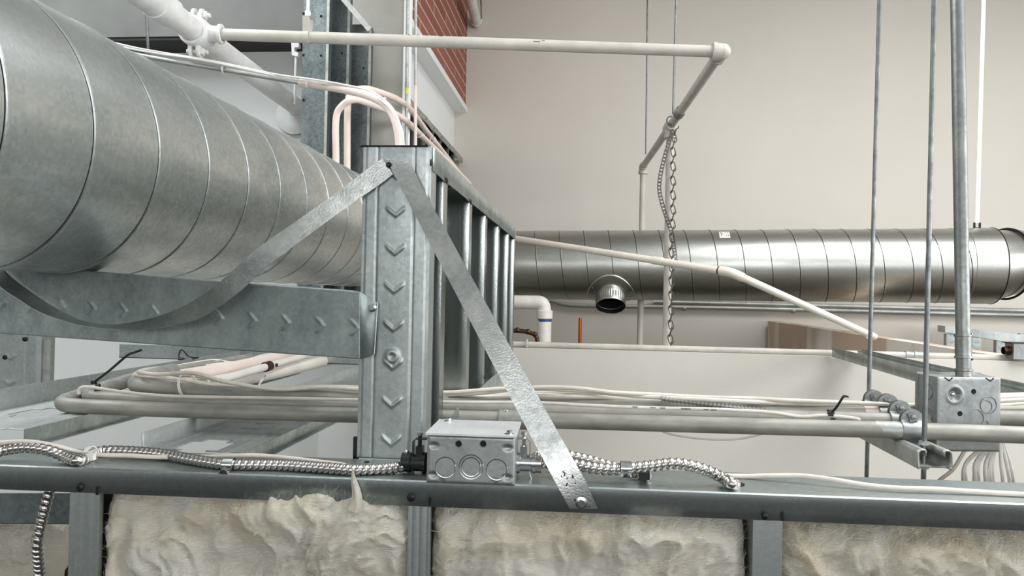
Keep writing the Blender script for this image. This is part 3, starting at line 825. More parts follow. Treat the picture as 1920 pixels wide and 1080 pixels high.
# ================================================================== PIPES, CONDUITS, CABLES
def pipe(pts, r, k=6, n=14, step=None):
    p = smooth_path(pts, k) if len(pts) > 2 else [Vector(q) for q in pts]
    return MB().tube(p, r, n)
CEIL = H + 2.2
def to_ceiling(p, q):        # extend q->p upward to the ceiling
    d = (p - q); return p + d * ((CEIL - p.z) / d.z)
def bend(pts, rad, seg=8):   # straight runs with rounded corners
    pts = [Vector(p) for p in pts]; out = [pts[0]]
    for i in range(1, len(pts) - 1):
        a = (pts[i - 1] - pts[i]); b = (pts[i + 1] - pts[i]); rr = min(rad, a.length * .49, b.length * .49)
        p0 = pts[i] + a.normalized() * rr; p1 = pts[i] + b.normalized() * rr
        for j in range(seg + 1):
            t = j / seg; out.append((1 - t) ** 2 * p0 + 2 * t * (1 - t) * pts[i] + t * t * p1)
    out.append(pts[-1]); return out

# ---- big white sprinkler main, upper left
mr = root('sprinkler_main', P(560, 206, 2.74), 'thick white sprinkler main running back to the wall in the upper left', 'pipe')
m0, m1 = P(560, 203, 2.74), P(283, -2, 1.80); md_ = (m1 - m0).normalized()
MB().cyl(m0, m1 + md_ * 0.9, 0.0335, 32).build('pipe', M['iron'], mr)
def on_main(px):      # point on main axis at given photo column
    best = min(range(400), key=lambda i: abs(proj(m0 + md_ * (i * 0.005))[0] - px)); return m0 + md_ * (best * 0.005)
def proj(p):
    q = RM.transposed() @ (Vector(p) - CAM); return (960 + FPX * q.x / -q.z, 540 - FPX * q.y / -q.z)
cc = on_main(306)
MB().lathe(cc, md_, [(-0.03, 0.0335), (-0.029, 0.040), (0.028, 0.041), (0.03, 0.043), (0.04, 0.043), (0.041, 0.040), (0.20, 0.0405), (0.201, 0.0335)], 32).build('coupling', M['iron'], mr)
mb = MB().lathe(P(553, 216, 2.738), (0, -1, 0), [(0, 0.075), (0.004, 0.074), (0.012, 0.055), (0.014, 0.04), (0.014, 0.0005)], 40)
mb.build('escutcheon', M['greywall'], mr, label='grey round plate where the main meets the wall')
# mechanical tee clamp
tc_ = on_main(370); br0 = P(394, 51, 2.03); br1 = P(1345, 96, 2.17); bd_ = (br1 - br0).normalized()
bo = tc_ + bd_ * 0
ct = root('mechanical_tee', tc_, 'white bolted pipe tee clamp where the thin pipe leaves the thick main', 'pipe fitting')
MB().lathe(tc_ - md_ * 0.032, md_, [(0, 0.034), (0, 0.041), (0.006, 0.043), (0.058, 0.043), (0.064, 0.041), (0.064, 0.034)], 36).build('clamp_body', M['iron'], ct)
upv = bd_.cross(md_).normalized()
if upv.z < 0: upv = -upv
for sgn in (1, -1):
    for side in (1, -1):
        c = tc_ + upv * sgn * 0.052 + md_ * 0.0 + bd_ * side * 0.011
        mb = MB().lathe(c - bd_ * 0.004 * 1, bd_, [(0, 0.0001), (0, 0.019), (0.008, 0.019), (0.008, 0.0001)], 20)
        mb.box(c - upv * sgn * 0.01, bd_ * 0.004, upv * 0.013, md_ * 0.017)
        mb.build('bolt_ear', M['iron'], ct)
    c = tc_ + upv * sgn * 0.054
    mb = MB().cyl(c - bd_ * 0.026, c + bd_ * 0.034, 0.006, 12); mb.lathe(c + bd_ * 0.0155, bd_, [(0, 0.0001), (0, 0.011), (0.009, 0.011), (0.009, 0.0001)], 6)
    mb.build('bolt', M['iron'], ct)
MB().lathe(tc_ + bd_ * 0.03, bd_, [(0, 0.026), (0.015, 0.023), (0.032, 0.0225), (0.034, 0.028), (0.042, 0.028), (0.043, 0.018)], 28).build('outlet', M['iron'], ct)
# branch pipe across
bp = root('branch_pipe', br1, 'thin beige sprinkler pipe crossing the top of the picture and turning back to a drop', 'pipe')
ctr_ = P(1352, 97, 2.175); dg1 = P(1206, 312, 4.1); dgd = (dg1 - ctr_).normalized()
MB().cyl(tc_ + bd_ * 0.06, ctr_, 0.0168, 20).build('cross_run', M['beigepipe'], bp)
MB().cyl(ctr_, dg1, 0.0168, 20).build('rear_run', M['beigepipe'], bp)
mb = MB().sphere(ctr_ + X * 0.004, 0.0235, 24, 16); mb.lathe(ctr_, -bd_, [(0, 0.0235), (0.012, 0.024), (0.013, 0.026), (0.026, 0.026), (0.027, 0.017)], 28)
mb.lathe(ctr_, dgd, [(0, 0.022), (0.03, 0.0235), (0.031, 0.026), (0.042, 0.026), (0.043, 0.017)], 28)
mb.build('elbow_fitting', M['beigepipe'], bp)
mb = MB().sphere(dg1, 0.0225, 20, 12); mb.lathe(dg1, -dgd, [(0, 0.022), (0.04, 0.023), (0.041, 0.018)], 20)
mb.lathe(dg1, (0, 0, -1), [(0, 0.022), (0.025, 0.023), (0.026, 0.026), (0.042, 0.026), (0.043, 0.017)], 24)
mb.build('elbow_fitting', M['beigepipe'], bp)
pb = P(1203, 700, dg1.y); pb.x = dg1.x; pb.z = H - 3.0
MB().cyl(dg1, pb, 0.0168, 18).build('rear_drop', M['beigepipe'], bp)
mb = MB(); rc_ = random.Random(5)
for (px, py, w2) in ((770, 70, 5), (786, 68, 3), (800, 67, 9), (815, 69, 4), (828, 66, 6), (862, 69, 5), (905, 70, 6), (1006, 76, 12), (1020, 75, 6)):
    c = P(px, py, 2.1); c = on_line = min((br0.lerp(br1, i / 400) for i in range(401)), key=lambda q: abs(proj(q)[0] - px))
    off = (-(Yv * 0.95) + Z * (-0.1 + 0.25 * rc_.uniform(-1, 1))).normalized() * 0.01695
    mb.box(c + off, bd_ * w2 * 0.0008, Z * 0.0007, Yv * 0.0002)
mb.build('paint_chips', M['ink'], bp, smooth=0, kind='stuff')
# tee and front drop at Y 3.3
tq = min((ctr_.lerp(dg1, i / 200) for i in range(201)), key=lambda p: abs(proj(p)[0] - 1257))
mb = MB().sphere(tq, 0.027, 20, 12); mb.lathe(tq - dgd * 0.05, dgd, [(0, 0.017), (0.001, 0.026), (0.012, 0.026), (0.014, 0.023), (0.088, 0.023), (0.09, 0.026), (0.1, 0.026), (0.101, 0.017)], 24)
mb.lathe(tq, (0, 0, -1), [(0, 0.023), (0.035, 0.023), (0.036, 0.026), (0.05, 0.026), (0.051, 0.017)], 24)
mb.build('tee_fitting', M['beigepipe'], bp)
MB().cyl(tq, Vector((tq.x, tq.y, 0)), 0.0165, 20).build('front_drop', M['beigepipe'], bp)
# strap clamp wrapped on the pipe above the tee
cp = min((ctr_.lerp(dg1, i / 200) for i in range(201)), key=lambda p: abs(proj(p)[0] - 1274))
MB().lathe(cp - dgd * 0.03, dgd, [(0, 0.018), (0.002, 0.022), (0.05, 0.0215), (0.052, 0.018)], 20).build('pipe_wrap', M['rod'], bp)
# hanger on the cross run
hc = tc_.lerp(ctr_, 0.5)
hc = min(((tc_ + bd_ * 0.06).lerp(ctr_, i / 300) for i in range(301)), key=lambda p: abs(proj(p)[0] - 577))
hg = root('pipe_hanger', hc, 'white loop hanger and rod holding the thin cross pipe near the stacked studs', 'pipe hanger')
mb = MB(); lw = 0.009
A_ = []; B_ = []
for i in range(33):
    a = -PI / 2 - 2.4 + 4.8 * i / 32
    q = hc + Yv * math.cos(a) * 0.0185 + Z * math.sin(a) * 0.0185
    A_.append(q - X * lw); B_.append(q + X * lw)
A_ = [hc + Yv * 0.0 + Z * 0.062 - X * lw] + [hc - Yv * 0.017 + Z * 0.056 - X * lw] + A_ + [hc + Yv * 0.017 + Z * 0.056 - X * lw]
B_ = [hc + Z * 0.062 + X * lw] + [hc - Yv * 0.017 + Z * 0.056 + X * lw] + B_ + [hc + Yv * 0.017 + Z * 0.056 + X * lw]
mb.strip(A_, B_, 0.002).build('loop', M['beigepipe'], hg, smooth=40)
mb = MB().cyl(hc + Z * 0.05, Vector((hc.x, hc.y, CEIL)), 0.0048, 10); mb.lathe(hc + Z * 0.06, Z, [(0, 0.0001), (0, 0.009), (0.014, 0.009), (0.018, 0.005)], 6)
mb.build('rod', M['iron'], hg)

# small white pipe and clevis, top centre
q1, q0 = P(894, 44, 4.69), P(880, -12, 4.2); qd = (q0 - q1).normalized()
wp = root('ceiling_pipe', q1, 'short white pipe end with a clevis hook at the top of the back wall', 'pipe')
MB().cyl(q1, q1 + qd * 1.3, 0.031, 24).build('pipe', M['iron'], wp)
hk = q1 + qd * 0.06; u_ = X; v_ = Z
MB().arc(hk, X, Z, 0.035, 0.0045, -PI * 0.95, 0.15, 20).build('clevis', M['iron'], wp)
mb = MB().cyl(hk + X * 0.035, hk + X * 0.031 + Z * 0.1, 0.004, 8); mb.tube([hk + X * 0.031 + Z * 0.095, hk + X * 0.020 + Z * 0.2, Vector((hk.x + 0.02, hk.y, CEIL))], 0.005, 8)
mb.build('hanger_rod', M['rod'], wp)

# thin hanger rods in front of the back wall
def rod(a, b, r, lab, name='threaded_rod', mat='rod', grp=None, top=True):
    p = to_ceiling(a, b) if top else a
    o = MB().cyl(p, b, r, 12).build(name, M[mat]); return tag(o, lab, 'hanger rod', grp)
rt = dg1 + Vector((0.012, 0, 0.03))
rod(P(1214, 0, dg1.y), P(1211, 289, dg1.y), 0.0042, 'thin rod hanging to the far elbow of the thin sprinkler pipe')
rod(P(1268, 0, tq.y - 0.1), P(1262, 214, tq.y - 0.1), 0.0046, 'thin rod ending at the wire hook above the chain')
rod(P(272, -10, 2.0), P(279, 107, 2.0), 0.0042, 'thin grey rod coming down to the small conduit beside the big duct')
hk = root('wire_hook', P(1258, 216, tq.y - 0.1), 'small wire ring at the foot of the thin rod where the chain starts', 'hook')
MB().torus(P(1258, 226, tq.y - 0.09), Yv, 0.017, 0.0028, 24, 6).build('ring', M['rod'], hk)

# chain
CY = tq.y - 0.036
cn = root('chain', P(1262, 235, CY), 'long steel link chain hanging beside the white drop pipe in front of the back duct', 'chain')
cpts = [P(1266, 226, CY), P(1269, 243, CY), P(1263, 262, CY), P(1262, 330, CY), P(1262, 400, CY), P(1259, 470, CY), P(1259, 520, CY), P(1258, 600, CY), P(1257, 652, CY), P(1257, 670, CY)]
cpath = resample(smooth_path(cpts, 8), 0.029)
def link_mesh():
    pts = []
    for i in range(24):
        a = 2 * PI * i / 24; x = 0.0085 * math.cos(a); z = 0.0115 * math.sin(a) + (0.0085 if math.sin(a) > 0 else -0.0085) * (1 if abs(math.sin(a)) > 0.05 else 0)
        pts.append((x, z))
    return pts
prev = None
for i in range(len(cpath) - 1):
    c = (cpath[i] + cpath[i + 1]) / 2; d = (cpath[i + 1] - cpath[i]).normalized()
    if i < 2:
        sdir = (d.cross(Yv)).normalized() if i % 2 == 0 else Yv - d * Yv.dot(d)
        mb = MB(); lp = link_mesh(); n_ = len(lp); vs = []
        for k in range(n_):
            x, z = lp[k]; x2, z2 = lp[(k + 1) % n_]; x0, z0 = lp[k - 1]
            pos = c + sdir * x + d * z; tan = (sdir * (x2 - x0) + d * (z2 - z0)).normalized(); nn = sdir.cross(d).normalized(); bb = tan.cross(nn)
            for m_ in range(7):
                a = 2 * PI * m_ / 7; vs.append(pos + (nn * math.cos(a) + bb * math.sin(a)) * 0.0022)
        mb.add(vs, [(k * 7 + m_, ((k + 1) % n_) * 7 + m_, ((k + 1) % n_) * 7 + (m_ + 1) % 7, k * 7 + (m_ + 1) % 7) for k in range(n_) for m_ in range(7)])
        o = mb.build('link', M['chain'], cn, at=c); 
        if i == 0: la_ = o
        else: lb_ = o
    else:
        src = la_ if i % 2 == 0 else lb_
        o = src.copy(); COL.objects.link(o); o.location = c - WL[cn.name]

# perforated hanger strap
pp = [P(1262, 244, CY - 0.02), P(1254, 268, CY - 0.02), P(1246, 295, CY - 0.02), P(1239, 325, CY - 0.02), P(1236, 352, CY - 0.02), P(1241, 380, CY - 0.02), P(1251, 412, CY - 0.02), P(1259, 435, CY - 0.02), P(1263, 460, 3.0), P(1266, 484, 2.97)]
pp = resample(smooth_path(pp, 10), 0.0145)
mb = MB(); hw = 0.0085
for i in range(len(pp) - 1):
    a, b = pp[i], pp[i + 1]; d = (b - a); s_ = d.cross(Yv).normalized(); nn = Yv * 0.0006
    for sg in (-1, 1): mb.box((a + b) / 2 + s_ * sg * hw * 0.74, s_ * hw * 0.26, d * 0.52, nn)
    mb.box(a, s_ * hw * 0.6, d * 0.24, nn)
ps = root('perforated_strap', pp[-1], 'slack perforated metal strap tied from the thin pipe down to the cream sprinkler pipe', 'strap')
mb.build('band', M['chain'], ps, smooth=0)

# cream CPVC pipe
cr = root('sprinkler_pipe', P(1265, 493, 2.95), 'cream plastic sprinkler pipe slanting down in front of the back duct to the right', 'pipe')
c0, c1, c2 = P(958, 446, 3.3), P(1372, 511, 2.62), P(1640, 632, 2.95)
MB().tube([c0, c1.lerp(c0, 0.04)], 0.0135, 18).build('upper_run', M['cpvc'], cr)
dd_ = (c1 - c0).normalized(); d2 = (c2 - c1).normalized()
MB().tube(bend([c1 - dd_ * 0.045, c1 - dd_ * 0.0, c1 + d2 * 0.05], 0.04), 0.0165, 18).build('elbow', M['cpvc'], cr)
MB().tube([c1 + d2 * 0.04, c2], 0.0135, 18).build('lower_run', M['cpvc'], cr)
MB().cyl(c1 - dd_ * 0.052, c1 - dd_ * 0.046, 0.0142, 18).build('glue_ring', M['bronze'], cr)
cq = c1.lerp(c0, 0.27)
MB().cyl(cq - dd_ * 0.03, cq + dd_ * 0.012, 0.0155, 18).build('coupling', M['cpvc'], cr)
mb = MB()
for k in range(7): mb.box(P(1166 + k * 2, 474.2 + k * 0.3, 2.94), X * 0.0013, Yv * 0.0005, Z * 0.0015)
mb.build('printing', M['ink'], cr, smooth=0, kind='stuff')
MB().torus(P(1264, 494, 2.84) + Yv * 0.0, dd_, 0.0175, 0.006, 24, 6).build('strap_loop', M['strap'], ps)
cl = P(1630, 628, 2.92); MB().torus(cl, d2, 0.015, 0.003, 20, 6).build('pipe_clip', M['whiteplastic'], cr)

# two painted conduits along the back wall under the duct
for (a, b, lab, r) in ((P(1225, 566, 4.67), P(2600, 599, 4.67), 'upper painted conduit on the back wall below the duct', 0.014),
                       (P(1120, 574, 4.665), P(2600, 608, 4.665), 'lower painted conduit on the back wall, running left to the cream drain', 0.0145)):
    r_ = root('conduit', a, lab, 'conduit', 'painted conduits along the back wall')
    pts = [a, b]
    if 'lower' in lab: pts = smooth_path([P(962, 560, 4.67), P(1030, 564, 4.67), P(1060, 571, 4.667), P(1120, 574, 4.665), P(1400, 578.5, 4.665), b], 6)
    MB().tube(pts, r, 14).build('tube', M['iron'] if 0 else M['emt'], r_)
    for px in ((1298, 1515) if 'lower' in lab else (1340, 1516)):
        q = a.lerp(b, (px - proj(a)[0]) / (proj(b)[0] - proj(a)[0]))
        MB().cyl(q - X * 0.008, q + X * 0.008, r + 0.0035, 14).build('clip', M['emt'], r_)

# drain pipe and copper, behind the low wall
dr = root('drain_pipe', P(1022, 645, 3.35), 'white plastic drain pipe with an elbow and blue primer, standing behind the low wall', 'pipe')
MB().tube(bend([P(900, 566, 3.36), P(1019, 567, 3.35), P(1021, 590, 3.35)], 0.07), 0.031, 24).build('elbow', M['pvc'], dr)
MB().lathe(P(1021, 582, 3.35), (0, 0, -1), [(0, 0.031), (0.002, 0.037), (0.036, 0.037), (0.037, 0.032)], 28).build('hub', M['pvc'], dr)
pv = P(1021, 590, 3.35); MB().cyl(pv, Vector((pv.x, pv.y, 0)), 0.0318, 28).build('vertical_run', M['pvc'], dr)
MB().cyl(P(1021, 598, 3.35), P(1021, 603, 3.35), 0.0322, 28).build('primer_stain', M['blue'], dr)
c_ = P(1088, 596, 3.4); cpp = MB().cyl(c_, Vector((c_.x, c_.y, 0)), 0.0078, 14).build('copper_stub', M['copper'])
tag(cpp, 'upright copper pipe stub behind the low wall', 'pipe')
bz = MB().tube(bend([P(900, 617, 3.2), P(985, 621, 3.2), P(1006, 628, 3.2), P(1010, 660, 3.2), P(1010, 700, 3.2)], 0.02), 0.0095, 12)
for px, py in ((970, 619), (990, 622), (1003, 627)): bz.sphere(P(px, py, 3.2), 0.0125, 10, 8)
tag(bz.build('copper_pipe', M['bronze']), 'dark soldered copper elbow beside the white drain pipe', 'pipe')

# painted conduit lying on the low wall
z_low = -0.216 + 0.0125
lw_ = root('conduit', V(0.3, 3.03, -0.216), 'grey-white conduit lying along the top of the low wall', 'conduit')
a = P(940, 645, 3.03); b = P(1990, 672, 3.03); b = a + (b - a) * 1.9; a.z = H + z_low; b.z = H + z_low - 0.005
MB().tube([a, b], 0.012, 16).build('tube', M['beigepipe'], lw_)
for px in (1782,):
    q = a.lerp(b, (px - proj(a)[0]) / (proj(b)[0] - proj(a)[0]))
    mb = MB().lathe(q - X * 0.03, X, [(0, 0.013), (0.001, 0.016), (0.014, 0.016), (0.016, 0.0145), (0.03, 0.0145), (0.032, 0.017), (0.044, 0.017), (0.046, 0.0145), (0.058, 0.016), (0.066, 0.015), (0.067, 0.012)], 20)
    mb.build('coupling', M['emt'], lw_)
q = P(988, 644, 3.02); mb = MB().torus(q, X, 0.016, 0.0035, 20, 6); mb.box(q + X * 0.0 - Z * 0.012, X * 0.006, Yv * 0.014, Z * 0.002)
mb.build('pipe_strap', M['beigepipe'], lw_)
jb = root('junction_box', P(1906, 672, 3.0), 'small dark junction box at the right edge, ending the low wall conduit', 'electrical box')
q = P(1910, 658, 3.0); MB().box(q, X * 0.034, Yv * 0.03, Z * 0.03).build('box_body', M['box'], jb)
MB().box(q - X * 0.0 + Z * 0.031 - X * 0.002, X * 0.040, Yv * 0.034, Z * 0.0015).build('cover', M['black'], jb)
MB().lathe(q - X * 0.034, -X, [(0, 0.018), (0.008, 0.018), (0.009, 0.015), (0.022, 0.015)], 16).build('connector', M['bronze'], jb)
# galvanised ladder frame at the back right
lf = root('wall_frame', P(1850, 650, 4.45), 'small galvanised stud frame behind the partition at the right edge', 'metal frame')
mb = MB().prism([P(1772, 611, 4.45), P(1960, 633, 4.45), P(1960, 652, 4.45), P(1772, 623, 4.45)], Yv * 0.09); mb.build('head_track', M['stud'], lf)
for (x0, x1) in ((1774, 1790), (1822, 1838), (1868, 1886), (1913, 1929)):
    mb = profile(P(x0, 675, 4.46), X, Yv, Z, 0.15, (x1 - x0) / FPX * 4.46, 0.03, 0, True, 10, 20, emb=chev(0.04, 0.01, 0.002))
    mb.build('stud', M['stud'], lf, solid=0.002)

# ---- upper small conduit with cables behind the big duct (upper left)
uc = root('conduit', P(480, 146, 2.35), 'thin grey conduit passing over the big duct in the upper left', 'conduit')
MB().tube(smooth_path([P(60, 56, 1.95), P(180, 85, 1.97), P(280, 107, 2.0), P(420, 131, 2.03), P(562, 155, 2.07)]), 0.0070, 16).build('tube', M['emt'], uc)
pk = root('plastic_pipe', P(748, 300, 1.98), 'pinkish white plastic pipe arching over and down behind the end stud', 'pipe')
pk_pts = [P(562, 155, 2.07), P(600, 160, 2.06), P(660, 171, 2.02), P(700, 183, 1.99), P(728, 202, 1.98), P(743, 232, 1.97), P(749, 270, 1.97), P(751, 320, 1.97)]
MB().tube(smooth_path(pk_pts, 6), 0.0115, 18).build('tube', M['pink'], pk)
e = P(751, 320, 1.97)
MB().cyl(e, Vector((e.x, e.y, H + ZT)), 0.0115, 16).build('lower_run', M['pink'], pk)
pa = [P(630, 420, 2.25), P(630, 300, 2.25), P(630, 225, 2.25), P(640, 200, 2.25), P(663, 187, 2.26), P(695, 195, 2.32), P(755, 222, 2.5), P(800, 264, 2.85), P(840, 303, 3.1), P(880, 345, 3.4)]
pb2 = [P(651, 420, 2.32), P(651, 300, 2.32), P(652, 200, 2.32), P(658, 178, 2.33), P(675, 167, 2.35), P(705, 171, 2.4), P(760, 196, 2.56), P(800, 246, 2.95), P(852, 313, 3.4), P(880, 352, 3.6)]
for l_, lab in ((pa, 'pinkish looped pipe, lower of the pair bending towards the upper framing'), (pb2, 'pinkish looped pipe, upper of the pair bending towards the upper framing')):
    o = MB().tube(smooth_path(l_, 6), 0.0108, 18).build('plastic_pipe', M['pink']); tag(o, lab, 'pipe', 'pinkish looped pipes')
uc1 = [(60, 40, 1.95), (225, 83, 1.98), (300, 98, 2.0), (380, 111, 2.01), (450, 125, 2.02), (520, 140, 2.04), (580, 148, 2.04), (640, 158, 2.02), (700, 173, 1.99), (735, 205, 1.95), (752, 240, 1.93), (758, 280, 1.93), (760, 330, 1.93)]
uc2 = [(60, 44, 1.95), (225, 87, 1.98), (300, 101, 2.0), (350, 108, 2.0), (400, 117, 2.01), (470, 132, 2.02), (540, 147, 2.05), (600, 156, 2.04), (650, 163, 2.02), (705, 182, 1.98), (740, 215, 1.94), (756, 262, 1.92), (758, 330, 1.92)]
for l_, lab in ((uc1, 'thin white cable tied along the upper conduit, straighter one'), (uc2, 'thin white cable tied along the upper conduit, wavier one')):
    o = MB().tube(smooth_path(PPx(l_), 6), 0.0030, 8).build('cable', M['cable2']); tag(o, lab, 'cable', 'cables on the upper conduit')
def ziptie(c, ax, R, lab, mat='whiteplastic', tail=None, w_=0.0026, head=True, grp=None, sq=1.0):
    r = root('cable_tie', c, lab, 'cable tie', grp); ax = Vector(ax).normalized()
    u = ax.orthogonal().normalized(); v = ax.cross(u)
    A_ = []; B_ = []
    for i in range(25):
        a = 2 * PI * i / 24; q = c + (u * math.cos(a) + v * math.sin(a)) * R; A_.append(q - ax * w_); B_.append(q + ax * w_)
    MB().strip(A_, B_, 0.0012).build('loop', M[mat], r, smooth=40)
    return r
for (px, py, Y, lab) in ((420, 130, 2.03, 'white cable tie on the upper conduit near the sprinkler main'), (577, 156, 2.06, 'white cable tie where the conduit enters the pinkish pipe'), (717, 190, 2.02, 'white cable tie on the arch of the pinkish pipe')):
    ziptie(P(px, py, Y), (1, 0.1, -0.1) if px < 700 else (0.6, 0, -0.7), 0.0135, lab)
for px, py, Y, pl in ((786, 252, 2.72, 0), (812, 262, 2.9, 1)):
    ziptie(P(px, py, Y), (0.1, 1, -0.3), 0.0125, 'pale cable tie around the looped pinkish pipes, %s' % ('nearer the end stud' if not pl else 'further right'))

# vertical conduits by the bright corner trim
vc = root('conduit', P(762, 300, 2.57), 'grey upright conduit with yellow tape beside the bright corner trim', 'conduit')
a, b = P(764.5, 0, 2.57), P(761, 300, 2.57)
MB().tube([to_ceiling(a, b), b, Vector((b.x, b.y, H + ZT))], 0.0055, 12).build('tube', M['emt'], vc)
t0, t1 = P(762.5, 165, 2.57), P(762, 177, 2.57); MB().cyl(t0, t1, 0.0061, 12).build('tape', M['yellow'], vc)
t0, t1 = P(763, 154, 2.57), P(762.6, 165, 2.57); MB().cyl(t0, t1, 0.0067, 12).build('coupling', M['emt'], vc)
vp = root('conduit', P(778, 300, 2.53), 'upright pipe in front of the brick, grey above and pinkish below', 'conduit')
a, b, c = P(780, 0, 2.53), P(779, 160, 2.53), P(779, 300, 2.53)
MB().tube([to_ceiling(a, c), b], 0.0050, 12).build('upper_tube', M['emt'], vp)
MB().tube([b, c, Vector((c.x, c.y, H + ZT))], 0.0056, 12).build('lower_tube', M['pink'], vp)

# bracket and rod at the dark beam
bk_ = root('beam_bracket', P(553, 95, 2.52), 'small white bent bracket at the dark beam above the sprinkler main', 'bracket')
mb = MB().prism([P(546, 79, 2.6), P(560, 80, 2.6), P(560, 88, 2.6), P(552, 89, 2.6), P(552, 96, 2.6), P(559, 99, 2.6), P(558, 106, 2.6), P(547, 103, 2.6)], Yv * 0.02)
mb.build('plate', M['iron'], bk_)
MB().cyl(P(555, 104, 2.61), P(552, 196, 2.61), 0.0045, 10).build('rod', M['iron'], bk_)

# ---- stacked tall studs behind the duct
tall = [(563, 612, 2.36, 'leftmost of the three tall studs standing behind the big duct'), (612, 651, 2.45, 'middle one of the three tall studs standing behind the big duct'),
        (651, 692, 2.53, 'rightmost of the three tall studs, cut off by the slanting strip')]
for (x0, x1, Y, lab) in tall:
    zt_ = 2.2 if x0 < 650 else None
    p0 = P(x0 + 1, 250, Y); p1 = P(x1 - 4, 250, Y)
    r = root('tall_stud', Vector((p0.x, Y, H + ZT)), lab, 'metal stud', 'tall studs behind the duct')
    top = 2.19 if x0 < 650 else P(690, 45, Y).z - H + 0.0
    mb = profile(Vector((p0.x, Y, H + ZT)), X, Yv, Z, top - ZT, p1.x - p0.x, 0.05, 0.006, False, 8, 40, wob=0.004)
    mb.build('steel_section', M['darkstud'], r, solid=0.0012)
    q0 = P(x1 - 4, 0, Y - 0.002); q1 = P(x1 - 4, 310, Y - 0.002)
    e0 = Vector((p1.x, Y - 0.001, H + top)); e1 = Vector((p1.x, Y - 0.001, H + ZT))
    MB().strip([e0, e1], [e0 + X * 0.009, e1 + X * 0.009], 0.0015).build('return_edge', M['steel' if 0 else 'emt'], r, smooth=0)
    for py in {563: (25, 30, 103, 104, 187), 612: (37, 100, 141), 651: (93, 128, 131)}[x0]:
        px = x0 + (6 if py % 2 else x1 - x0 - 10); screw(P(px, py, Y - 0.0006), (0, -1, 0), M['black'], r, 0.0042)
sl = root('slanting_strip', P(665, 25, 2.34), 'bent galvanised strip slanting across the tops of the tall studs', 'metal strip')
a, b = P(628, -20, 2.34), P(693, 56, 2.34); d_ = (b - a).normalized(); nn_ = d_.cross(Yv).normalized()
mb = MB().strip([a - nn_ * 0.008, b - nn_ * 0.008], [a + nn_ * 0.008, b + nn_ * 0.008], 0.002); mb.strip([a + nn_ * 0.008, b + nn_ * 0.008], [a + nn_ * 0.006 + Yv * 0.04, b + nn_ * 0.006 + Yv * 0.04], 0.002)
mb.build('strip', M['emt'], sl, smooth=0)

# ---- upper framing behind (ladder of studs under the white beam)
LX = -0.79
ft = root('head_track', V(LX, 3.9, 0.84), 'galvanised head track under the white beam beside the corner of the room', 'metal track')
mb = MB()
for i in range(30):
    y0 = 2.75 + 1.93 * i / 30; y1 = 2.75 + 1.93 * (i + 1) / 30; d0 = 0.003 * noise.noise(Vector((i * .5, 1, 2))); d1 = 0.003 * noise.noise(Vector(((i + 1) * .5, 1, 2)))
    k = len(mb.v); mb.v += [V(LX + d0, y0, 0.835 + d0), V(LX + d1, y1, 0.835 + d1), V(LX + d1, y1, 0.868), V(LX + d0, y0, 0.868), V(-0.95, y0, 0.868), V(-0.95, y1, 0.868)]
    mb.f += [(k, k + 1, k + 2, k + 3), (k + 3, k + 2, k + 5, k + 4)]
mb.build('channel', M['emt'], ft, solid=0.0015)
for i, px in enumerate((781, 797, 813, 827.5, 842, 853)):
    Yy = PX_(px, 300, LX).y
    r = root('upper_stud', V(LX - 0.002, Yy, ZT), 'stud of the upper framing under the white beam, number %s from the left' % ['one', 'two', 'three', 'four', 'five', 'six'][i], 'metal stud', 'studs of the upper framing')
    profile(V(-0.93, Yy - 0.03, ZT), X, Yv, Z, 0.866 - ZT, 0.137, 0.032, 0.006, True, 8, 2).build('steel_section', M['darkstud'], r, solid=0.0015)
    for py_ in (0.75,):
        screw(V(LX + 0.0015, Yy - 0.012, 0.85), X, M['black'], r, 0.004)

# ---- lower left framing: flat joists running back, cross track and far stud
def joist(name, z, xl, xr, y0, y1, lab, flz=0.034, rz=-0.024, holes=()):
    r = root(name, V((xl + xr) / 2, y0, z), lab, 'metal joist', 'flat joists at the lower left')
    W_ = xr - xl
    hs = [punch(W_ * 0.5, yy - y0, W_ * 0.22, 0.045) for yy in holes]
    nu_, nv_ = 40, int((y1 - y0) / 0.006)
    mb = MB(); vs = []; fs = []
    sec = [(xl - 0.001, z + flz)] + [(xl + W_ * i / nu_, z + (0.0016 * math.exp(-((i / nu_ - 0.15) / 0.02) ** 2) + 0.0016 * math.exp(-((i / nu_ - 0.85) / 0.02) ** 2))) for i in range(nu_ + 1)]
    c2 = chev(0.05, 0.01, 0.002, 0.015)
    for j in range(nv_ + 1):
        yy = y0 + (y1 - y0) * j / nv_
        for k, (x, zz) in enumerate(sec):
            e = c2(x - (xl + xr) / 2, yy - y0) if 1 <= k <= nu_ + 1 else 0
            vs.append(V(x, yy, zz + e))
    n_ = len(sec)
    for j in range(nv_):
        for k in range(n_ - 1):
            u = (k - 0.5) / nu_ * W_; w2 = (y1 - y0) * (j + .5) / nv_
            if 1 <= k <= nu_ and any(h(u, w2) for h in hs): continue
            fs.append((j * n_ + k, (j + 1) * n_ + k, (j + 1) * n_ + k + 1, j * n_ + k + 1))
    mb.add(vs, fs); mb.build('steel_section', M['joist'], r, solid=0.0012)
    mb = MB().span(V(xr, y0, z + rz), V(xr + 0.0015, y1, z + 0.001)); mb.span(V(xr, y0, z + rz), V(xr + 0.012, y1, z + rz + 0.0015))
    mb.build('edge_flange', M['track'], r, smooth=0); return r
joist('floor_joist', -0.203, -0.935, -0.775, 0.965, 1.95, 'flat galvanised joist with a punched opening at the far lower left', holes=(1.10,))
joist('floor_joist', -0.222, -0.60, -0.455, 0.965, 2.6, 'flat galvanised joist sloping up behind the conduits, left of the end stud', flz=0.022, rz=-0.018, holes=(1.0,))
